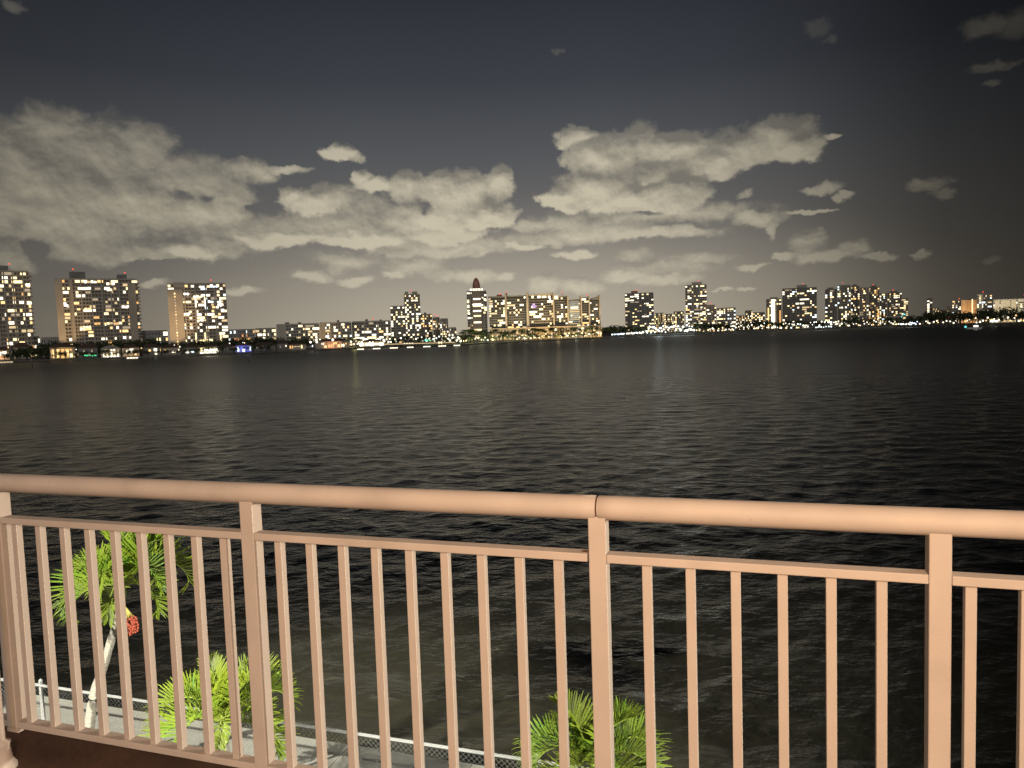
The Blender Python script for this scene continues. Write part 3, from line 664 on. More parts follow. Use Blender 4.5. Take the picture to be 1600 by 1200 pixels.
tower('apartment_tower', 'broad dark tower with a raised lit rooftop room', 1222, 1276, 451, 140, 20, 14, .24, COOL, 'f_grey', 'slab_dark', 18, ((.42, .72, 4.2, 'f_grey'),), ((.6, 5.5),), (.22, .38, .5, .8), 16, cap=70)
def ex16(r_, w, h, fh, cw, rng): pass
CL = [(1289,1308,453,'grey tower at the left end of the dense high rise cluster',5,'f_grey',COOL,.2),(1308.5,1329,446.5,'tallest greenish tower of the dense high rise cluster',7,'f_green',COOL,.3),(1329.5,1343,448,'tan tower behind the tallest of the dense cluster',5,'f_tan',MIXD,.26),(1343.5,1357,450,'striped brown tower with pale vertical bands',5,'f_brown',WARM,.14),(1357.5,1374,449.5,'amber tower with a lit roof corner',6,'f_tan',WARM,.36),(1374.5,1386,459,'dark tower with stacked round white lamps',4,'f_grey',COOL,.45),(1386.5,1409,458,'warm balconied tower at the cluster end',7,'f_tan',WARM,.36)]
for i, (a, b, y, lb, cols, wl, pal, p) in enumerate(CL):
    tower('apartment_tower', lb, a, b, y, 150 + (i % 3)*25, 18, cols, p, pal, wl, 'slab' if i % 2 else 'slab_dark', 15, ((.2, .7, 3, 'slab_dark'),) if i % 2 == 0 else (), ((.4, 3.2),) if i in (1, 4, 6) else (), (.25, .75), 40 + i, cap=46, run=.2)
tower('apartment_tower', 'low round ended tower with wide yellow floors', 1405, 1419, 467, 160, 13, 4, .4, ['yellow']*3 + ['soft'], 'f_tan', 'slab_dark', 12, (), (), (), 50, cap=18)
tower('apartment_tower', 'thin free standing tower with two columns of bright windows', 1448.5, 1457, 467, 300, 16, 2, .85, ['yellow', 'white', 'hot'], 'f_tan', 'slab_dark', 10, (), (), (), 51, cap=24, run=0)
for i, (a, b, y, lb) in enumerate(((1458,1467,482,'small block with a yellow lamp beside the thin tower'),(1470,1479,486,'low block between the thin tower and the lit stair stepped block'),(1480,1487,478,'narrow block climbing towards the orange building'))):
    blk(lb, a, b, y, 300, 8, 4, .5, WARM, 'f_brown', 60 + i, 14, run=.1)
blk('grey mid rise block left of the orange building', 1488, 1501.5, 470, 260, 12, 5, .3, MIXD, 'f_grey', 64, 18, beacons=((.8, 2),))
def exO(root, w, h, fh, cw, rng):
    lit(root, .22*w, 2, w*.05, h*.95, 'yellow', -.4, .3)
    flood(root, -w*.2, -22, 2, -w*.1, 0, h*.55, 24000, (1, .66, .34), 100); flood(root, w*.3, -22, 2, w*.3, 0, h*.55, 15000, (1, .66, .34), 100)
blk('orange floodlit block with one bright vertical strip', 1502, 1526, 468.5, 230, 11, 6, .06, WARM, 'f_orange', 65, 6, slabs=False, extra=exO)
blk('dark tall block dotted with white lamps right of the orange one', 1526.5, 1550, 461, 220, 13, 7, .4, COOL, 'f_brown', 66, 40, run=.15, beacons=((.4, 3),))
def exP(root, w, h, fh, cw, rng):
    for x in (-.35, -.1, .1, .35): panel(root, x*w - 2, x*w + 2, 0, h, 'stone', -1.3, 0)
    flood(root, 0, -30, 2, 0, 0, h*.5, 90000, (1, .9, .65), 110)
blk('long pale block behind dark trees near the photo edge', 1552, 1590, 469, 210, 11, 12, .22, COOL, 'f_white', 67, 30, extra=exP)
blk('pale green lit block cut off by the photo edge', 1590.5, 1640, 467, 215, 11, 14, .25, COOL, 'f_green', 68, 36, beacons=((.2, 4),))
blk('low dark hall on the far shore between two left towers', 47, 62, 527, 160, 3, 5, .3, COOL, 'f_grey', 70, 8)
blk('low pale hall left of the wide tan tower', 64, 92, 528.5, 170, 3, 8, .12, WARM, 'f_white', 71, 6)
blk('low white hall between the wide tan tower and the beige end wall', 218, 262, 518, 190, 4, 12, .2, COOL, 'f_white', 72, 12)
blk('long low orange lit terrace right of the bright tower', 356, 398, 516, 240, 5, 14, .34, ['orange', 'amber', 'white', 'cool'], 'f_white', 73, 30)
blk('pale low terrace dotted with yellow lights before the long apartment block', 398.5, 431, 514, 250, 5, 10, .5, ['yellow', 'white', 'soft'], 'f_white', 74, 34)

# ------------------------------------------------------------------ villas on the near bank
def villa(label, x0, x1, yt, off, lights, wall='slab', roofm='roof', cols=0, colkey=None, name='villa', fl=None, arch=False):
    c, w, h, rz, r = frame(x0, x1, yt, off)
    root = empty(name, (c.x, c.y, LZ), rz, label, 'house')
    H = h*.72
    MB().box(-w/2, w/2, 0, 10, 0, H).build('wall', (M[wall],), root)
    rf = MB(); e = .8; z0, z1 = H + .01, h
    A = [(-w/2-e,-e,z0),(w/2+e,-e,z0),(w/2+e,10+e,z0),(-w/2-e,10+e,z0)]; r0, r1 = (-w/2+min(w*.3,5), 5, z1), (w/2-min(w*.3,5), 5, z1)
    rf.face((A[0],A[1],r1,r0)); rf.face((A[1],A[2],r1)); rf.face((A[2],A[3],r0,r1)); rf.face((A[3],A[0],r0)); rf.face(tuple(reversed(A)))
    rf.build('roof', (M[roofm],), root)
    for fx, fz, fw, fh, k in lights: lit(root, (fx - .5)*w, fz*H, fw*w, fh*H, k, -.04)
    for i in range(cols):
        x = -w/2 + w*(i + .5)/cols
        MB().tube(((x, -1.2, 0), (x, -1.2, H*.93)), .28, 8).build('column', (M['stone'],), root)
    if cols: MB().box(-w/2 - .3, w/2 + .3, -1.7, -.02, H*.93, H*.99).build('porch_beam', (M['stone'],), root)
    if fl: flood(root, 0, -8, .6, 0, 0, H*.4, fl[0]*.3, fl[1], 95)
    return root
villa('white lit house at the foot of the tower cut off by the photo edge', -6, 14, 541, 14, [(.2,.5,.3,.3,'hot'),(.6,.55,.3,.3,'white'),(.4,.1,.5,.3,'orange')], 'stone', fl=(5000, (1,.7,.4)))
villa('dim house hidden by dark trees near the wide shoreline wall', 20, 46, 535, 30, [(.2,.6,.1,.25,'yellow'),(.45,.6,.2,.2,'white'),(.8,.55,.1,.2,'white')])
villa('yellow lit villa with a columned porch', 77, 117, 536, 12, [(.1,.1,.1,.75,'warm'),(.3,.1,.1,.75,'warm'),(.48,.1,.12,.75,'amber'),(.7,.15,.1,.6,'warm'),(.85,.1,.2,.3,'yellow'),(.6,.7,.5,.15,'amber')], 'stone', cols=6, fl=(9000, (1,.72,.3)))
villa('dark villa behind a row of green garden lamps', 121, 152, 537, 14, [(.3,.55,.06,.2,'dim'),(.7,.55,.06,.2,'dim'),(.5,.2,.3,.2,'dim')], 'slab_dark')
villa('white villa with lit arches under a pale gable roof', 157, 188, 540, 10, [(.12,.12,.1,.45,'white'),(.3,.12,.12,.45,'soft'),(.5,.12,.12,.45,'white'),(.7,.12,.12,.45,'soft'),(.88,.12,.1,.45,'white'),(.5,.02,.85,.08,'hot'),(.6,.75,.2,.2,'white')], 'stone', 'slab', cols=6, fl=(9000, (1,.88,.66)))
villa('pinkish white villa beside the one with lit arches', 190, 217, 538, 12, [(.3,.5,.14,.3,'white'),(.55,.5,.2,.35,'hot'),(.75,.15,.14,.3,'warm')], 'stone', fl=(7000, (1,.75,.5)))
villa('dark villa with a pair of round white lamps', 222, 250, 537, 14, [(.4,.5,.12,.22,'warm'),(.72,.5,.16,.3,'hot'),(.75,.1,.14,.3,'white')], 'slab_dark')
villa('dim brown villa with small pink lit windows', 253, 282, 538, 12, [(.15,.6,.06,.16,'warm'),(.4,.55,.06,.16,'warm'),(.62,.3,.2,.1,'white'),(.9,.55,.06,.2,'white')], 'slab')
villa('dark villa lit by white lamps left of the floodlit dock house', 286, 306, 538, 12, [(.3,.2,.22,.4,'hot'),(.7,.25,.25,.2,'cool')], 'slab_dark')
villa('yellow green villa behind the blazing white dock', 308, 341, 538, 16, [(.2,.4,.1,.45,'yellow'),(.4,.4,.1,.45,'yellow'),(.6,.4,.1,.45,'yellow'),(.8,.35,.1,.4,'soft'),(.5,.05,.8,.2,'white')], 'stone', cols=5, fl=(9000, (.95,1,.6)))
villa('dark villa left of the blue lit house', 343, 364, 537, 14, [(.3,.4,.05,.12,'dim'),(.6,.6,.05,.12,'dim')], 'slab_dark')
villa('house glowing with blue light', 367, 393, 535.5, 12, [(.18,.15,.1,.6,'bluewhite'),(.9,.25,.08,.5,'bluewhite'),(.5,.1,.14,.35,'bluewhite'),(.35,.55,.12,.2,'blue'),(.7,.5,.14,.3,'blue')], 'stone', fl=(16000, (.1,.14,1)))
villa('dim villa right of the blue lit house', 396, 430, 535, 14, [(.4,.5,.04,.2,'yellow'),(.8,.6,.04,.2,'white'),(.15,.5,.04,.15,'dim')], 'slab_dark')
villa('dark shore house with two tiny lamps under the long apartment block', 432, 450, 532, 16, [(.3,.4,.06,.2,'dim'),(.8,.5,.08,.2,'white')], 'slab_dark')
villa('small house with a warm lit porch below the unlit end bay', 451, 477, 535, 14, [(.15,.3,.2,.5,'amber'),(.5,.55,.4,.12,'soft'),(.78,.25,.08,.6,'yellow')], 'slab', cols=3)
villa('large pink villa with arched orange lit windows', 492, 546, 529, 16, [(.22,.55,.06,.25,'white'),(.4,.15,.08,.4,'orange'),(.5,.15,.08,.45,'amber'),(.58,.55,.12,.3,'amber'),(.68,.15,.06,.35,'warm'),(.8,.2,.08,.35,'white'),(.3,.12,.06,.3,'warm'),(.9,.5,.06,.2,'amber')], 'stone', cols=7, fl=(26000, (1,.45,.25)))
villa('glass fronted marina clubhouse packed with white lights', 561, 602, 531, 18, [(.1,.15,.16,.55,'hot'),(.3,.2,.14,.5,'white'),(.48,.15,.16,.55,'hot'),(.66,.25,.14,.4,'white'),(.84,.15,.16,.55,'hot'),(.5,.78,.9,.12,'soft')], 'stone', 'roof_dark')
villa('low waterside pavilion in front of the stepped twin towers', 628, 648, 532.5, 20, [(.2,.4,.1,.25,'white'),(.4,.4,.1,.25,'white'),(.6,.4,.1,.25,'white'),(.8,.4,.1,.25,'white')], 'slab_dark', 'roof_dark')
villa('small lit kiosk beside the green garden lamps', 683, 692, 531, 18, [(.3,.3,.2,.5,'white'),(.7,.3,.2,.5,'white')], 'slab')

# ------------------------------------------------------------------ trees of the far shore
def far_tree(seed, kind):
    rng = random.Random(seed); cr = MB(); tk = MB()
    if kind == 'tree':
        tk.tube(((0,0,0),(.1,0,.25),(0,.05,.5)), (.05,.04,.025), 6); tk.tube(((.05,0,.3),(.2,.05,.5)), (.025,.012), 5); tk.tube(((.05,0,.3),(-.2,-.05,.55)), (.025,.012), 5)
        lumps = [(rng.uniform(-.34,.34), rng.uniform(-.3,.3), rng.uniform(.42,.82), rng.uniform(.12,.24)) for _ in range(11)]
        for lx, ly, lz, lr in lumps:
            for _ in range(46):
                v = Vector((rng.gauss(0,1), rng.gauss(0,1), rng.gauss(0,.8))).normalized()*lr*rng.uniform(.6, 1.08); p = Vector((lx,ly,lz)) + v
                s = rng.uniform(.03,.06); a = Vector((rng.gauss(0,1),rng.gauss(0,1),rng.gauss(0,1))).normalized()*s; b = a.cross(Vector((rng.gauss(0,1),rng.gauss(0,1),rng.gauss(0,1))).normalized())
                cr.face((p-a, p+b*.7, p+a, p-b*.7))
    else:
        tk.tube(((0,0,0),(.02,0,.4),(.05,0,.78)), (.03,.022,.018), 6)
        for k in range(16):
            az = k*2.4; e = rng.uniform(-.2, 1.1); pts = []
            for t in np.linspace(0, 1, 6):
                rr = .3*t*math.cos(e*(1-t*.6)); pts.append(Vector((.05 + rr*math.cos(az), rr*math.sin(az), .78 + .26*math.sin(e)*t - .2*t*t)))
            for i in range(5):
                d = (pts[i+1]-pts[i]).normalized(); sd = d.cross(Vector((0,0,1))).normalized()
                for sg in (-1, 1):
                    for q in range(2):
                        o = pts[i].lerp(pts[i+1], q/2); tp = o + sd*sg*.09 + d*.05 - Vector((0,0,.03)); cr.face((o, o + d*.03, tp))
    return tk.mesh('trunk', True), cr.mesh('crown')
TV = {}
for k, n in (('tree', 5), ('palm', 3)):
    TV[k] = []
    for i in range(n):
        t, c = far_tree(i*7 + len(k), k); t.materials.append(M['trunk_far']); c.materials.append(M['leaf'] if k == 'tree' else M['leaf_palm']); TV[k].append((t, c))
rngT = random.Random(11)
def plant(px, off, h, kind, label, group, cat='tree', wide=1.3):
    r = shore_r(px) + off; p = at_r(px, 520, r); t, c = rngT.choice(TV[kind])
    o = empty('tree' if kind == 'tree' else 'palm_tree', (p.x, p.y, LZ), rngT.uniform(0, 6.28), label, cat, group)
    o.scale = (h*wide*rngT.uniform(.85, 1.2), h*wide, h)
    link('trunk', t, (), o); link('crown', c, (), o)
def band(x0, x1, n, o0, o1, h0, h1, kind, label, group, wide=1.3):
    for i in range(n):
        plant(x0 + (x1-x0)*(i + rngT.uniform(.1, .9))/n, rngT.uniform(o0, o1), rngT.uniform(h0, h1), kind, label, group, wide=wide)
LT = 'dark leafy tree between the houses of the left bank'
band(0, 430, 40, 2, 7, 3.2, 5.5, 'tree', 'low dark shrub on the left bank below the villas', 'shrubs of the left bank')
band(20, 76, 12, 4, 12, 6.5, 9.5, 'tree', LT, 'trees on the left bank')
band(60, 260, 20, 26, 70, 9, 13, 'tree', LT, 'trees on the left bank')
band(118, 160, 4, 24, 36, 8, 10, 'tree', LT, 'trees on the left bank')
band(260, 432, 20, 26, 60, 8, 11, 'tree', LT, 'trees on the left bank')
band(428, 490, 9, 24, 60, 7, 10, 'tree', 'dark leafy tree below the long apartment block', 'trees below the long apartment block')
band(545, 560, 3, 12, 20, 7, 9, 'palm', 'yellow lit palm beside the pink villa', 'palms beside the pink villa')
band(600, 730, 15, 30, 60, 5, 8, 'tree', 'low dark tree along the lit promenade', 'trees along the lit promenade')
band(720, 945, 40, 10, 40, 8, 12.5, 'palm', 'palm lit from below in front of the hotel row', 'palms in front of the hotel row')
band(722, 935, 30, 6, 16, 4, 7, 'tree', 'rounded dark shrub at the water below the hotel', 'shrubs below the hotel')
band(942, 977, 9, 20, 50, 9, 12, 'tree', 'tree of the dark grove between hotel and slab tower', 'dark grove right of the hotel')
band(985, 1010, 4, 20, 40, 7, 10, 'tree', 'tree at the foot of the dark slab tower', 'trees by the slab tower')
band(1085, 1140, 9, 20, 50, 8, 12, 'tree', 'dark tree right of the marina lights', 'trees right of the marina')
band(1150, 1290, 16, 40, 80, 8, 12, 'tree', 'dark tree at the foot of the right hand towers', 'trees at the foot of the towers')
band(1310, 1440, 14, 30, 80, 8, 12, 'tree', 'dark tree below the dense high rise cluster', 'trees below the high rise cluster')
band(1440, 1640, 34, 24, 90, 10, 16, 'tree', 'tree of the dark wooded bank near the photo edge', 'trees of the wooded bank', 1.1)
for px, pw, col_ in ((735,5000,(1,1,.5)),(752,5000,(.9,1,.5)),(770,5000,(1,.9,.5)),(795,4500,(1,.95,.55)),(820,4500,(1,.9,.5)),(845,4500,(1,.8,.4)),(872,4500,(1,.75,.35)),(900,5000,(.95,1,.75)),(925,4500,(1,.75,.35)),(553,3500,(1,.9,.3)),(668,2500,(.5,1,.6)),(712,4500,(1,1,.5))):
    p = at_r(px, 520, shore_r(px) + 9); point('garden_floodlight', (p.x, p.y, LZ + 1.0), pw, col_)
for px, pw in ((1030, 9000), (1055, 9000), (1075, 6000)):
    p = at_r(px, 520, shore_r(px) + 12); point('marina_floodlight', (p.x, p.y, LZ + 7), pw, (.85, 1, 1))

# ------------------------------------------------------------------ lamps along the far shore
LM = {}
def lamp(px, off, z, key, label, group, r=.5, name='street_lamp'):
    k = (key, name)
    if k not in LM:
        p_ = MB().tube(((0,0,0),(0,0,.86)), (.05,.035), 6).tube(((0,0,.86),(0,-.02,.9)), (.06,.08), 6).mesh('lamp_post'); p_.materials.append(M['slab_dark'])
        g_ = MB().ball((0,0,0), 1, 8).mesh('lamp_globe', True); g_.materials.append(M['g_' + key]); LM[k] = (p_, g_)
    rr = shore_r(px) + off; q = at_r(px, 520, rr)
    base = LZ if off > 0 else 0
    o = empty(name, (q.x, q.y, base), 0, label, 'lamp', group)
    a = link('lamp_post', LM[k][0], (), o); a.scale = (2, 2, z)
    b = link('lamp_globe', LM[k][1], (), o, (0, 0, z*.9 + r)); b.scale = (r, r, r)
rngL = random.Random(4)
def lamps(x0, x1, n, o0, o1, z0, z1, keys, label, group, r0=.45, r1=.85):
    nm = 'dock_lamp' if any(w in group for w in ('marina', 'dock', 'quay', 'row')) else 'garden_lamp' if any(w in group for w in ('left bank', 'hotel', 'villa', 'garden', 'clubhouse')) else 'street_lamp'
    for i in range(n):
        lamp(x0 + (x1-x0)*(i + rngL.uniform(.05,.95))/n, rngL.uniform(o0, o1), rngL.uniform(z0, z1), rngL.choice(keys), label, group, rngL.uniform(r0, r1), nm)
lamps(0, 430, 34, 4, 60, 1.5, 7, ['hot','white','white','yellow','warm'], 'garden lamp among the villas of the left bank', 'lamps of the left bank', .3, .5)
lamps(127, 150, 7, 2, 4, .8, 1.4, ['green'], 'small green garden lamp at the left bank', 'green garden lamps', .35, .5)
lamps(318, 340, 8, 1.5, 4, 1, 2, ['hot'], 'blazing white lamp on the dock of the left bank', 'lamps of the blazing dock', .6, .8)
lamps(484, 562, 12, 6, 30, 2, 7, ['yellow','hot','white'], 'yellowish lamp around the pink villa', 'lamps around the pink villa')
lamps(556, 612, 22, 6, 30, 1.5, 6, ['hot','white'], 'white lamp in front of the marina clubhouse', 'lamps at the clubhouse')
lamps(612, 725, 20, 18, 60, 1.5, 6, ['hot','white','hotcool','yellow'], 'white lamp along the lit promenade', 'lamps of the lit promenade')
lamps(662, 672, 3, 16, 22, 2, 3, ['green', 'teal'], 'greenish lamp on the promenade', 'greenish promenade lamps')
lamps(715, 940, 64, 5, 34, 1, 4.5, ['hot','yellow','hotgold','hotgold'], 'bright lamp among the palms before the hotel row', 'lamps before the hotel row', .4, .75)
lamps(955, 976, 11, 3, 5, 1.2, 1.8, ['bluewhite','hotcool'], 'blue white lamp of the row left of the slab tower', 'blue white lamp row', .5, .7)
lamps(985, 1008, 9, 4, 12, 1, 3, ['hot','hotcool'], 'white lamp at the foot of the dark slab tower', 'lamps by the slab tower')
lamps(1009, 1086, 46, 3, 40, 1.5, 8.5, ['hotcool','hotcool','hot'], 'cool white lamp of the marina', 'cool white marina lamps', .6, 1.05)
lamps(1086, 1145, 12, 5, 40, 1.5, 6, ['hot','white','yellow'], 'lamp between the dark trees right of the marina', 'lamps right of the marina')
lamps(1140, 1296, 44, 4, 50, 1.5, 8, ['hot','hot','hotcool','white'], 'white lamp below the right hand towers', 'white lamps below the towers')
lamps(1272, 1300, 8, 3, 5, 1, 2, ['hotcool'], 'white lamp of the low row left of the high rise cluster', 'low white lamp row', .5, .7)
lamps(1300, 1400, 30, 4, 50, 1.5, 8, ['hot','white','warm'], 'warm white lamp below the dense high rise cluster', 'lamps below the high rise cluster')
lamps(1404, 1424, 10, 2, 4, 1, 1.8, ['hot','hotcool'], 'white lamp of the quay right of the high rise cluster', 'white quay lamps', .5, .7)
lamps(1422, 1434, 6, 2, 6, 1, 4, ['bluewhite'], 'bluish lamp at the end of the quay', 'bluish quay lamps', .5, .7)
lamps(1436, 1500, 10, 4, 40, 1, 5, ['white','hot'], 'lamp on the bank below the bridge', 'lamps below the bridge')
lamps(1456, 1500, 16, 90, 200, 6, 12, ['amber','warm','yellow','red'], 'amber street lamp beyond the bridge', 'amber lamps beyond the bridge', .5, .8)
lamps(1505, 1605, 22, 4, 60, 1.5, 7, ['white','hot','warm'], 'lamp in the dark wooded bank', 'lamps of the wooded bank')
lamps(1546, 1560, 7, 6, 9, 2, 3, ['hot'], 'lamp of the bright cluster on the wooded bank', 'bright lamp cluster', .55, .7)
lamps(1408, 1414, 4, 70, 80, 9, 14, ['teal'], 'teal lamp above the quay beside the bridge', 'teal lamps', .6, .8)

# ------------------------------------------------------------------ dock glows, bridge, boats, markers
def dock(px, py, w, label, group=None, key='white', d=4.):
    p = on_z(px, py, 0); rz = -math.atan2(p.x, p.y)
    o = empty('dock_glow', (p.x, p.y, 0), rz, label, 'dock', group)
    MB().box(-w/2, w/2, -d/2, d/2, -.3, .45).build('deck', (M['hull'],), o)
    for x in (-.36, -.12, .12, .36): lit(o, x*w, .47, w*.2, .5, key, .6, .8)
    return o
for i, px in enumerate((563.5, 588.5, 615.5, 641, 667, 691, 714)):  # glowing slabs put in for reflections of dock lights on the water
    dock(px, np.interp(px, (563, 714), (547.3, 541.3)), 4.6 + (i % 3)*.5, 'low white glowing slab standing in for a dock light reflection, in a row off the promenade', 'dock light reflection slabs in a row')
dock(207, 561, 6.5, 'single glowing slab off the left bank villas')
dock(10, 567.5, 7, 'glowing slab beside the photo edge on the left', None, 'soft')
def walk():
    a, b = at_r(601, 540, shore_r(601) + 8), at_r(712, 536, shore_r(712) + 8)
    d = Vector((b.x-a.x, b.y-a.y, 0)); w = d.length; rz = math.atan2(d.y, d.x)
    o = empty('boardwalk', (a.x, a.y, 0), rz, 'long pale boardwalk raised on piles along the promenade', 'boardwalk')
    MB().box(0, w, -1.5, 1.5, 2.2, 2.6).build('deck', (M['stone'],), o)
    MB().box(0, w, -1.6, -1.52, 2.3, 2.75).build('light_strip', (M['g_soft'],), o)
    for i in range(12): MB().tube(((w*(i+.5)/12, 0, -1), (w*(i+.5)/12, 0, 2.2)), .25, 8).build('pile', (M['wood'],), o)
walk()
def bridge():
    r = shore_r(1420) + 130
    a, b = at_r(1384, 495.5, r), at_r(1496, 493.5, r + 60); d = Vector((b.x-a.x, b.y-a.y, 0)); w = d.length
    o = empty('road_bridge', (a.x, a.y, LZ), math.atan2(d.y, d.x), 'dark level road bridge on piers right of the high rise cluster', 'bridge')
    z = (a.z - LZ)
    MB().box(0, w, -4, 4, z - 1.2, z).build('deck', (M['slab_dark'],), o)
    MB().box(0, w, -4.2, -4.02, z - .2, z + 1).build('parapet', (M['slab'],), o)
    for i in range(7): MB().box(w*(i+.5)/7 - .8, w*(i+.5)/7 + .8, -2, 2, 0, z - 1.21).build('pier', (M['slab'],), o)
bridge()
def boat():
    p = on_z(1523, 514, 0); o = empty('motor_boat', (p.x, p.y, 0), -math.atan2(p.x, p.y), 'small motor boat with a lit cabin and a teal bow light on dark water', 'boat')
    h = MB(); st = [(-4.5, 0, .25), (-3, 1, .0), (0, 1.4, 0), (3.2, 1.35, 0), (4.2, 1.2, .05)]
    for (x0, b0, k0), (x1, b1, k1) in zip(st, st[1:]):
        for sg in (-1, 1):
            h.face(((x0, sg*b0, 1.2), (x1, sg*b1, 1.2), (x1, sg*b1*.5, -.3 + k1), (x0, sg*b0*.5, -.3 + k0)))
        h.face(((x0, -b0, 1.2), (x1, -b1, 1.2), (x1, b1, 1.2), (x0, b0, 1.2)))
    h.face(((4.2, -1.2, 1.2), (4.2, 1.2, 1.2), (4.2, .6, -.25), (4.2, -.6, -.25)))
    h.build('hull', (M['hull'],), o)
    MB().box(-.8, 2.2, -.9, .9, 1.21, 2.6).build('cabin', (M['hull'],), o)
    lit(o, .7, 1.5, 2.6, .9, 'hot', -.91, .1)
    MB().tube(((1, 0, 2.6), (1, 0, 4.2)), .06, 6).build('mast', (M['hull'],), o); beacon(o, 1, 0, 4.4, 'hot', .45)
    MB().tube(((-4.3, 0, 1.2), (-5.2, 0, 1.5)), .05, 6).build('bow_rail', (M['hull'],), o); beacon(o, -5.4, 0, 1.6, 'teal', .75)
boat()
for px, y0, y1, lb in ((51, 560, 577, 'thin dark channel marker standing in water before the left villas'), (388, 553, 566, 'thin dark channel marker off the blue lit house')):
    p = on_z(px, y1, 0); t = at_r(px, y0, math.hypot(p.x, p.y))
    o = empty('channel_marker', (p.x, p.y, 0), 0, lb, 'marker')
    MB().tube(((0,0,-1),(0,0,t.z)), .16, 8).build('pile', (M['trunk_far'],), o)
    MB().box(-.35,.35,-.2,-.14,t.z-1.1,t.z-.2).build('sign_board', (M['slab_dark'],), o)

# ------------------------------------------------------------------ walkway, chain-link fence, palms below the balcony
GZ = 1.2
FN, EN = 10.16, 11.63
me = MB()
P = lambda u, w, z: bal(u, w, z)
for a, b in ((-60, -20), (-20, 20), (20, 60)):
    me.face((P(a, 1.5, GZ), P(b, 1.5, GZ), P(b, EN, GZ), P(a, EN, GZ))); me.face((P(a, EN, GZ), P(b, EN, GZ), P(b, EN, -3), P(a, EN, -3)))
wk = tag(me.build('pavement', (M['concrete'],)), kind='structure')
fe = empty('chain_link_fence', bal(0, FN, GZ), YAW, 'chain link fence with a white top rail along the waterside pavement', 'fence')
FH = 1.15
MB().tube(((-32,0,FH),(24,0,FH)), .024, 8).build('top_rail', (M['galv'],), fe, smooth=True)
up = on_wall(60, 1071, FN); u0 = (up - CAM).dot(BD)
for k in range(-4, 6):
    u = u0 + 4.9*k; po = empty('fence_post', (u, .05, 0)); po.parent = fe; bpy.data.objects.remove(po)
    MB().tube(((u,.05,0),(u,.05,FH+.06)), .034, 10).tube(((u,.05,FH+.06),(u,.05,FH+.10)), (.04,.01), 10).build('post', (M['galv'],), fe, smooth=True)
wm = MB(); D_x = .088; hz = FH + .03; nx = int(36/D_x)
for i in range(nx):                                  # zig-zag wires: each strand weaves between two columns
    for s0 in (0, 1):
        pass
for i in range(-int(hz/D_x) - 1, nx + 1):
    x0 = -26 + i*D_x
    for sg in (1, -1):
        a, b = (x0, 0.), (x0 + sg*hz, hz)
        w_ = .0013
        wm.tube(((a[0], -.03 + sg*.003, .03), (b[0], -.03 + sg*.003, hz + (.0))), w_, 3, 0, False)
        ex = b[0]; wm.tube(((ex, -.03, hz), (ex + .008*sg, -.03, hz + .032)), w_*1.2, 3, 0, False)
wm.build('wire_mesh', (M['wire'],), fe)

def frond_mesh(seed, L=1.3, e0=.9, droop=1.5):
    rng = random.Random(seed); lf, ra = MB(), MB()
    n = 16; p = Vector((0,0,0)); a = e0; pts = [p.copy()]
    for i in range(n):
        p = p + Vector((math.cos(a), 0, math.sin(a)))*(L/n); a -= droop/n*(.45 + 1.3*i/n); pts.append(p.copy())
    ra.tube(pts, [.02*(1-i/(n+3)) for i in range(n+1)], 6)
    m_ = 40
    for j in range(m_):
        t = .13 + .87*(j + .5)/m_; k = t*n; i0 = min(n-1, int(k)); o = pts[i0].lerp(pts[i0+1], k - i0); tg = (pts[i0+1]-pts[i0]).normalized()
        up_ = Vector((0,1,0)).cross(tg)*-1
        if up_.z < 0: up_ = -up_
        ll = .46*(.45 + .55*math.sin(math.pi*min(1, .18 + t*.80)))*(1 if t < .85 else 1 - (t-.85)*1.6)
        for sg in (-1, 1):
            fwd = .25 + 1.0*t*t + rng.uniform(-.10, .10)
            d = (Vector((0, sg, 0))*(.85 - .3*t) + tg*fwd + up_*rng.uniform(.5, .9)).normalized()
            l2 = ll*rng.uniform(.88, 1.08); wdt = .0155*rng.uniform(.8, 1.2)
            q0 = o; q1 = o + d*l2*.5; q2 = q1 + (d - Vector((0,0,rng.uniform(.0,.12)))).normalized()*l2*.3; q3 = q2 + (d - Vector((0,0,rng.uniform(.05,.35)))).normalized()*l2*.2
            wv = d.cross(up_).normalized(); fold = up_*.006
            for (x, y, wa, wb) in ((q0, q1, .5, 1), (q1, q2, 1, .75), (q2, q3, .75, .1)):
                lf.face((x - wv*wdt*wa, x + fold*wa, y + fold*wb, y - wv*wdt*wb)); lf.face((x + fold*wa, x + wv*wdt*wa, y + wv*wdt*wb, y + fold*wb))
    return ra.mesh('stem', True), lf.mesh('frond')
FRV = []
for sd, L_, e0, dr in ((1,1.30,1.15,2.7),(2,1.30,.95,2.7),(3,1.25,.65,2.4),(4,1.1,.25,2.0),(5,1.05,1.40,1.3),(6,1.3,1.05,3.0)):
    s_m, l_m = frond_mesh(sd, L_, e0, dr); s_m.materials.append(M['frond_stem']); l_m.materials.append(M['frond']); FRV.append((s_m, l_m))
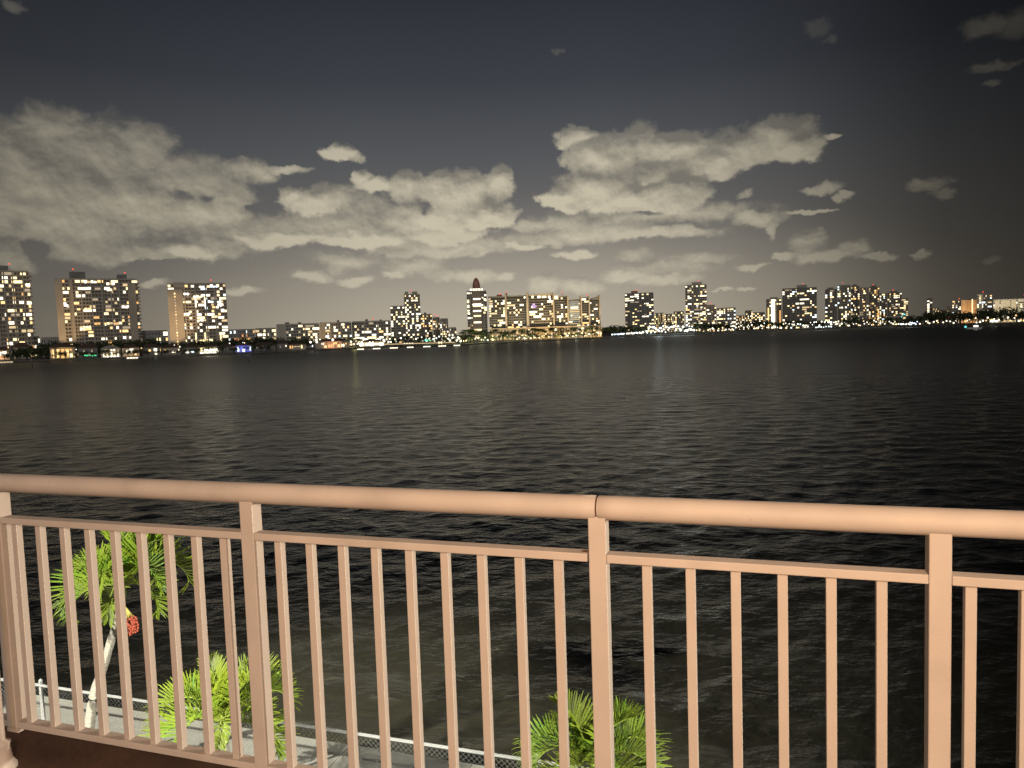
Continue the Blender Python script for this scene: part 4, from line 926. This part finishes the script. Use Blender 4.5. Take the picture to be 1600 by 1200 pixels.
def palm(label, trunk_px, n, fronds, fruit=None, sc=1., seed=0, stalks=0, r0=.088):
    pts = [on_wall(x, y, n + w) for x, y, w in trunk_px]
    base = pts[0].copy(); v = pts[0] - pts[1]; base = pts[0] + v*((GZ - pts[0].z)/v.z); base.z = GZ
    root = empty('palm_tree', base, 0, label, 'palm tree')
    pp = [base] + pts; sm = []
    for i in range(len(pp) - 1):
        for t in np.linspace(0, 1, 5)[:-1]:
            a = pp[max(i-1,0)]; b = pp[i]; c = pp[i+1]; d = pp[min(i+2, len(pp)-1)]
            sm.append(.5*((2*b) + (c-a)*t + (2*a-5*b+4*c-d)*t*t + (3*b-a-3*c+d)*t**3) - base)
    sm.append(pp[-1] - base); k = len(sm)
    MB().tube(sm[:-4], [r0*(1 - .5*i/k) + .02*math.exp(-i) + (.004 if i % 2 else 0) for i in range(k-4)], 12).build('trunk', (M['trunk'],), root, smooth=True)
    MB().tube(sm[-5:], [r0*.52, r0*.72, r0*.66, r0*.5, r0*.35], 12).build('crownshaft', (M['shaft'],), root, smooth=True)
    top = sm[-1]; rng = random.Random(seed)
    for az, var, s in fronds:
        st, lf = FRV[var]
        o = link('frond', lf, (), root, top, R_(az)); o.scale = (sc*s,)*3; o.rotation_euler = (rng.uniform(-.12,.12), rng.uniform(-.1,.1), R_(az))
        link('stem', st, (), o)
    if fruit:
        c = on_wall(fruit[0], fruit[1], n + fruit[2]) - base; fr = MB(); rg = random.Random(3)
        for _ in range(110):
            v = Vector((rg.gauss(0,1), rg.gauss(0,1), rg.gauss(0,1.1))); v = v.normalized()*rg.random()**.5
            fr.ball(c + Vector((v.x*.11, v.y*.11, v.z*.16)), .022, 6)
        fr.build('fruit_cluster', (M['fruit'],), root, smooth=True)
        sk = MB(); nb = sm[-5]
        for q in range(5): sk.tube((nb, nb.lerp(c, .5) + Vector((0,0,.10)), c + Vector((.03*(q-2), 0, .12))), .008, 5)
        sk.build('fruit_stalk', (M['stalk'],), root)
    if stalks:
        sk = MB(); nb = sm[-5]; rg = random.Random(9)
        for q in range(60):
            d = Vector((rg.gauss(-.55,.2), rg.gauss(-.5,.25), rg.uniform(-.7,-.1))); e = nb + Vector((-.05,-.1,0)); sk.tube((e, e + d*.35, e + d*.75 - Vector((0,0,.1))), (.012,.008,.004), 4)
        sk.build('flower_spray', (M['stalk'],), root)
    return root
def ring(seed, n, sc=1.):
    rng = random.Random(seed); out = []
    for i in range(n):
        out.append((i*137.5 + rng.uniform(-12, 12), (4, 0, 5, 1, 1, 2, 3)[i*7//n], sc*rng.uniform(.9, 1.08)))
    return out
PN = 9.3
palm('tallest palm, with a curved pale trunk and a red fruit cluster', ((139,1140,0),(142,1115,0),(148,1080,0),(161,1044,0),(175,996,0),(183,968,0),(189,940,.0),(194,914,0)), PN, ring(1, 14), (205, 977, -.15), .98, 1)
palm('short palm with a yellow flower spray close behind the railing', ((350,1210,0),(352,1160,0),(353,1128,0)), PN, ring(2, 15), None, 1.05, 2, 1)
palm('palm on its own to the right, crown just above the fence rail', ((934,1270,0),(932,1235,0),(927,1202,0)), PN, ring(3, 14), None, .93, 3)

# ------------------------------------------------------------------ balcony
BZ = CZ - 1.535
fl = MB(); zt = BZ
A = [bal(-9, -4, zt), bal(6, -4, zt), bal(6, 2.16, zt), bal(-9, 2.16, zt)]; B = [p - Vector((0,0,.22)) for p in A]
fl.face(A); fl.face(tuple(reversed(B)))
for k in range(4): fl.face((B[k], B[(k+1)%4], A[(k+1)%4], A[k]))
tag(fl.build('balcony_floor', (M['tile'],)), kind='structure')
RO = 2.034                                            # fronts of the balusters
rail = empty('balcony_railing', bal(0, RO + .0125, BZ), YAW, 'peach painted metal balcony railing with round handrail and square balusters', 'railing')
Z = lambda z: CZ + z - BZ
def bev(name, x0, x1, y0, y1, z0, z1, b=.003, mat='paint', par=None):
    bm = bmesh.new(); bmesh.ops.create_cube(bm, size=1)
    bmesh.ops.scale(bm, vec=(x1-x0, y1-y0, z1-z0), verts=bm.verts); bmesh.ops.translate(bm, vec=((x0+x1)/2, (y0+y1)/2, (z0+z1)/2), verts=bm.verts)
    bmesh.ops.bevel(bm, geom=bm.edges[:], offset=b, segments=2, affect='EDGES', profile=.5)
    me = bpy.data.meshes.new(name); bm.to_mesh(me); bm.free(); return link(name, me, M[mat], par or rail)
posts = [(-2.757, -2.706), (-1.625, -1.575), (-.4545, -.4045), (.398, .448), (1.575, 1.625)]
BZ0_ = Z(-1.4505); HZ = Z(-.503); HR = .0345
for i, (a, b) in enumerate(posts): bev('post', a, b, -.025, .025, .0 if i else BZ0_, HZ - HR + .014, .003)
for a, b in posts[1:]: bev('base_flange', a - .03, b + .03, -.05, .05, .001, .012, .002)
def pipe(x0, x1):
    mbp = MB(); n = 40; xs = [x0 + .0015, x0 + .004] + list(np.linspace(x0 + .05, x1 - .05, 14)) + [x1 - .004, x1 - .0015]
    rs = [HR - .0025, HR] + [HR]*14 + [HR, HR - .0025]
    mbp.tube([(x, 0, HZ) for x in xs], rs, n); return mbp.build('handrail', (M['paint'],), rail, smooth=True)
pipe(-3.4, -.431); pipe(-.4295, 2.4)
MB().tube(((-.4335,0,HZ),(-.4270,0,HZ)), HR - .003, 32).build('handrail_joint', (M['gap'],), rail)
MZ0, MZ1 = Z(-.6545), Z(-.6305); BZ0, BZ1 = Z(-1.4505), Z(-1.4265)
for i, ((a, b), (c, d)) in enumerate(zip(posts, posts[1:])):
    g = .004 if i == 1 else 0
    for z0, z1, nm in ((MZ0, MZ1, 'mid_rail'), (BZ0, BZ1, 'bottom_rail')):
        bev(nm, b + .0005, c - .0005 - (g if nm == 'mid_rail' else 0), -.0245, .0185, z0, z1, .0025)
bev('bottom_rail', -3.4, posts[0][0] - .0005, -.0245, .0185, BZ0, BZ1); bev('mid_rail', -3.4, posts[0][0] - .0005, -.0245, .0185, MZ0, MZ1)
proto = None
for u0_, n in ((-2.667, 9), (-1.506, 9), (-.3078, 6), (.4795, 9)):
    for i in range(n):
        if proto is None:
            proto = bev('baluster', 0, .0254, -.0125, .0129, BZ1 - .002, MZ0 + .002, .002); proto.location = (u0_, 0, 0)
        else:
            o = proto.copy(); COL.objects.link(o); o.parent = rail; o.location = (u0_ + i*.118, 0, 0)
MB().ball((posts[2][0] - .014, .0, MZ1 - .0008), .012, 10, 0, (1.5, .9, .12)).build('rust_stain', (M['rust'],), rail)
# bracket at the end post and the slim floor post beside it
bk = MB(); bk.prism([(-2.757,-.0249),(-2.70,-.0249),(-2.70,.0249),(-2.757,.0249)], Z(-1.468), BZ0 - .0005); bk.build('rail_bracket', (M['paint'],), rail)
dp = on_wall(2, 1140, RO - .12); sp_ = empty('drain_pipe', (dp.x, dp.y, BZ), YAW, 'narrow peach drain pipe with a flared foot at the railing end', 'pipe')
MB().tube(((0,0,.10),(0,0,2.2)), .011, 14).build('pipe', (M['paint'],), sp_, smooth=True)
MB().tube(((0,0,.0),(0,0,.012),(0,0,.03),(0,0,.085),(0,0,.10),(0,0,.11)), (.042,.042,.030,.024,.028,.012), 16).build('foot', (M['paint'],), sp_, smooth=True)

# ------------------------------------------------------------------ lamps that light the balcony and the garden
def area(name, loc, target, power, color, sx, sy):
    l = bpy.data.lights.new(name, 'AREA'); l.shape = 'RECTANGLE'; l.size = sx; l.size_y = sy; l.energy = power; l.color = color
    o = bpy.data.objects.new(name, l); COL.objects.link(o); o.location = loc
    o.rotation_euler = (Vector(target) - Vector(loc)).to_track_quat('-Z', 'Y').to_euler(); return o
area('balcony_wall_lamp', bal(.35, -.85, CZ + .62), bal(.15, 2.0, CZ - .75), 108, (1, .69, .42), .6, .6)
spot('side_wall_lamp', bal(7.0, 5.2, CZ - .35), bal(-1.2, 2.1, CZ - .75), 4600, (1, .98, .82), 50, .7, .15)
spot('garden_wall_floodlight', bal(-13.5, 3.0, GZ + 8.0), bal(-9.4, 9.6, GZ + .5), 135000, (1, .97, .80), 62, .5, .10)
spot('garden_wall_floodlight', bal(5.5, 3.0, GZ + 8.5), bal(-3.1, 8.5, GZ), 190000, (1, .97, .80), 50, .5, .10)

sun = bpy.data.lights.new('facade_fill', 'SUN'); sun.energy = .4; sun.angle = R_(.5); sun.color = (.8, .88, 1)  # added fill from behind the camera, brightens the far facades
so = bpy.data.objects.new('facade_fill', sun); COL.objects.link(so); so.rotation_euler = (R_(64), 0, R_(20))

# ------------------------------------------------------------------ render
S.view_settings.view_transform = 'Standard'; S.view_settings.look = 'None'; S.view_settings.exposure = 0; S.view_settings.gamma = 1
S.cycles.use_denoising = True
S.cycles.max_bounces = 5; S.cycles.diffuse_bounces = 2; S.cycles.glossy_bounces = 3; S.cycles.transmission_bounces = 2
S.cycles.sample_clamp_indirect = .25; S.cycles.sample_clamp_direct = 2.5
